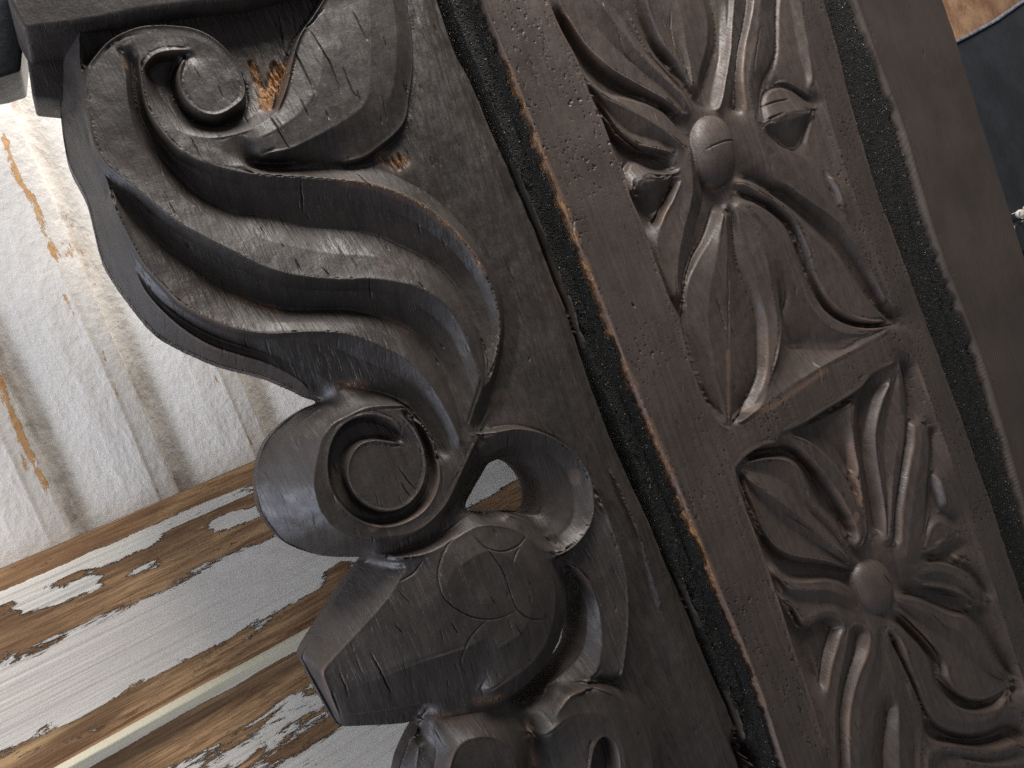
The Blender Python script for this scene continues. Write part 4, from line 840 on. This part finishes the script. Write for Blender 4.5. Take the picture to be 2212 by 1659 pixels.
blob(wr, XX, ZZ, HW, 0.75, 1.2, 3, 140,640, 160,680); blob(wr, XX, ZZ, HW, 0.7, 1.2, 3, 222,760, 228,775); blob(wr, XX, ZZ, HW, 0.7, 1.2, 3, 468,820, 475,840)
ii = np.arange(XX.size).reshape(XX.shape)
Fw = np.stack([ii[:-1, :-1], ii[:-1, 1:], ii[1:, 1:], ii[1:, :-1]], -1).reshape(-1, 4)
Vw = np.stack([XX/1000, -Yw/1000, ZZ/1000], -1).reshape(-1, 3)
wall = link('wall', make_mesh('wall', Vw, Fw, M_wall, None, {'dirt': dirt.ravel(), 'wear': wr.ravel()}))
tag(wall, 'white painted wall of vertical boards with dirty grooves and worn tan streaks', 'wall')

# ------------------------------------------------------------------ weathered sill below
def zl(x, y, h): return zx(x, y, h)[1]
prof_pts = [  # photo point on the edge line, height
    (0,1229,-101), (0,1231,-92), (117,1229,-86), (134,1249,-85), (134,1373,-84), (368,1443,-84.5), (435,1478,-85),
    (435,1484,-82.6), (435,1500,-81.0), (435,1520,-84.5), (435,1555,-87.0), (495,1590,-84), (560,1640,-83), (560,1720,-83)]
zp = [zl(x, y, h) for x, y, h in prof_pts]; hp = [p[2] for p in prof_pts]
zp.append(zp[-1]-60); hp.append(-83)
zp = np.array(zp); hp = np.array(hp)
for i in range(1, len(zp)):
    if zp[i] >= zp[i-1]: zp[i] = zp[i-1]-0.15
dd = np.r_[0, np.cumsum(np.hypot(np.diff(zp), np.diff(hp)))]
tt = np.arange(0, dd[-1], 0.40); zz = np.interp(tt, dd, zp); hh = np.interp(tt, dd, hp)
xsil = np.arange(zx(-150, 1300, HW)[0]-40, zx(1500, 1000, HW)[0]+10, 0.9)
TX, TT = np.meshgrid(xsil, tt); Z2 = np.interp(TT, tt, zz); H2 = np.interp(TT, tt, blur(np.tile(hh, (9, 1)), 1.2)[4])
H2 = H2+0.28*fbm(TX/60, TT/1.2, 3, 91)+0.3*fbm(TX/25, TT/8, 3, 92)
Z2 = Z2+0.5*fbm(TX/50, TT/10, 2, 93)
# which bands keep their paint
px_, py_ = proj(np.stack([TX/1000, -H2/1000, Z2/1000], -1))
yb = np.interp(TT, dd, np.arange(len(dd)))          # profile coordinate
band = np.interp(yb, [0, 1.0, 1.9, 2.05, 2.9, 3.05, 3.9, 4.12, 4.85, 5.05, 6.0, 6.6, 6.9, 8.9, 9.2, 10.6, 11.0, 11.6, 11.9, 12.3, 12.8, 14],
                     [0.28, 0.2, 0.25, 0.72, 0.72, 0.22, 0.30, 0.86, 0.80, 0.35, 0.22, 0.3, 0.95, 0.95, 0.2, 0.2, 0.5, 0.62, 0.45, 0.35, 0.72, 0.75])
paint = band.copy()
def patch(amp, val_, *xy):                          # bring the paint value towards val_ round a photo outline centre line
    S = spline(pts(-84, *xy), 6.0); q = world_at(S[:, 0], S[:, 1], S[:, 2])*1000; w = np.zeros_like(paint)
    for X, Z in zip(q[:, 0], q[:, 2]): np.maximum(w, np.exp(-((TX-X)/6)**2-((Z2-Z)/amp)**2), out=w)
    paint[:] = paint*(1-w)+val_*w
patch(3.5, 0.85, 70,1300, 130,1285, 190,1262); patch(3.0, 0.85, 215,1210, 260,1195, 310,1172); patch(2.0, 0.75, 300,1232, 345,1210)
patch(3.5, 0.15, 240,1285, 290,1270, 330,1255); patch(3.0, 0.2, 380,1200, 430,1170); patch(3.0, 0.85, 480,1130, 540,1110, 560,1100)
patch(3.5, 0.2, 730,1230, 720,1260); patch(2.5, 0.75, 160,1540, 200,1520, 250,1490)
dirt2 = np.interp(yb, [0, 0.5, 1.2, 3.0, 3.3, 3.9, 4.1, 8.5, 9.2, 9.9, 10.6, 14], [0.9, 0.4, 0.0, 0.1, 0.45, 0.15, 0.0, 0.0, 0.55, 0.7, 0.0, 0.0])
ii = np.arange(TX.size).reshape(TX.shape)
Fs_ = np.stack([ii[:-1, :-1], ii[1:, :-1], ii[1:, 1:], ii[:-1, 1:]], -1).reshape(-1, 4)
sill = link('window_sill', make_mesh('window_sill', np.stack([TX/1000, -H2/1000, Z2/1000], -1).reshape(-1, 3), Fs_, M_sill, None, {'paint': paint.ravel(), 'dirt': dirt2.ravel()}))
tag(sill, 'weathered moulded wooden sill with peeling white paint below the white boards', 'sill')

# ------------------------------------------------------------------ things behind at the upper right
M_tan = simple('tan_board', (0.30, 0.15, 0.08), (0.55, 0.34, 0.20), 0.7, 45)
M_cloth = simple('pale_frayed_cloth', (0.5, 0.46, 0.40), (0.75, 0.72, 0.66), 0.9, 300)
o = slab('board', (1960,-260, 2900,-260, 2900,900, 2060,900), -150, -165, M_tan); tag(o, 'tan rough board behind the dark panel at the upper right', 'board')
o = slab('black_panel', (2010,118, 2066,91, 2110,68, 2160,40, 2205,8, 2260,-30, 2560,-200, 2760,500, 2400,900, 2120,640), -60, -72, M_black, None, 0.006)
tag(o, 'black painted panel with curved shiny top edge right of the corbel', 'panel')
M_rim = simple('rim_glint_paint', (0.10, 0.11, 0.14), (0.30, 0.31, 0.38), 0.5, 200)  # pale lavender: the window's reflection on the rim, put into the colour
r_ = slab('rim_glint', (2058,98, 2110,71, 2160,43, 2205,11, 2260,-27, 2262,-33, 2206,4, 2160,36, 2110,64, 2056,92), -58.5, -66, M_rim, None, 0.0008); r_.parent = o  # thin strip added to carry the painted rim reflection
# frayed pale rag end
import bmesh
bm = bmesh.new(); r0 = np.random.default_rng(5)
for k in range(14):
    x, y = 2235+r0.uniform(-14, 40), 455+r0.uniform(-16, 20); ang = r0.uniform(2.3, 3.9); L = r0.uniform(16, 34); prev = None
    for s_ in range(7):
        t = s_/6; q = world_at(np.array(x+L*t*math.cos(ang)+4*math.sin(3*t+k)), np.array(y-L*t*math.sin(ang)*0.6+5*t*t), np.array(-38.0+5*r0.uniform(-1, 1)*0.3+math.sin(k)*3))
        ring = [bm.verts.new((q[0]+0.0006*(1-0.7*t)*math.cos(a_), q[1]+0.0006*math.sin(a_), q[2]+0.0006*(1-0.7*t)*math.sin(a_+1))) for a_ in (0, 2.09, 4.19)]
        if prev: [bm.faces.new((prev[i], prev[(i+1) % 3], ring[(i+1) % 3], ring[i])) for i in range(3)]
        prev = ring
for cx_, cy_, r_px in ((2204,462,13), (2222,452,16), (2245,446,18), (2272,440,19), (2302,436,20), (2334,432,20), (2366,430,20), (2398,428,18)):
    q = world_at(np.array(float(cx_)), np.array(float(cy_)), np.array(-37.0)); rr = r_px*0.00026
    bmesh.ops.create_icosphere(bm, subdivisions=3, radius=rr, matrix=Matrix.Translation(Vector(q)))
me = bpy.data.meshes.new('rag'); bm.to_mesh(me); bm.free(); me.materials.append(M_cloth)
o = bpy.data.objects.new('rag', me); sc.collection.objects.link(o); tag(o, 'pale rounded rag roll with frayed end in front of the black panel', 'rag')
o = slab('rod', (2195,482, 2300,440, 2420,430, 2420,520, 2300,535, 2200,540), -40, -52, M_black, None, 0.004); tag(o, 'short dark rounded bar under the pale frayed rag', 'bar')
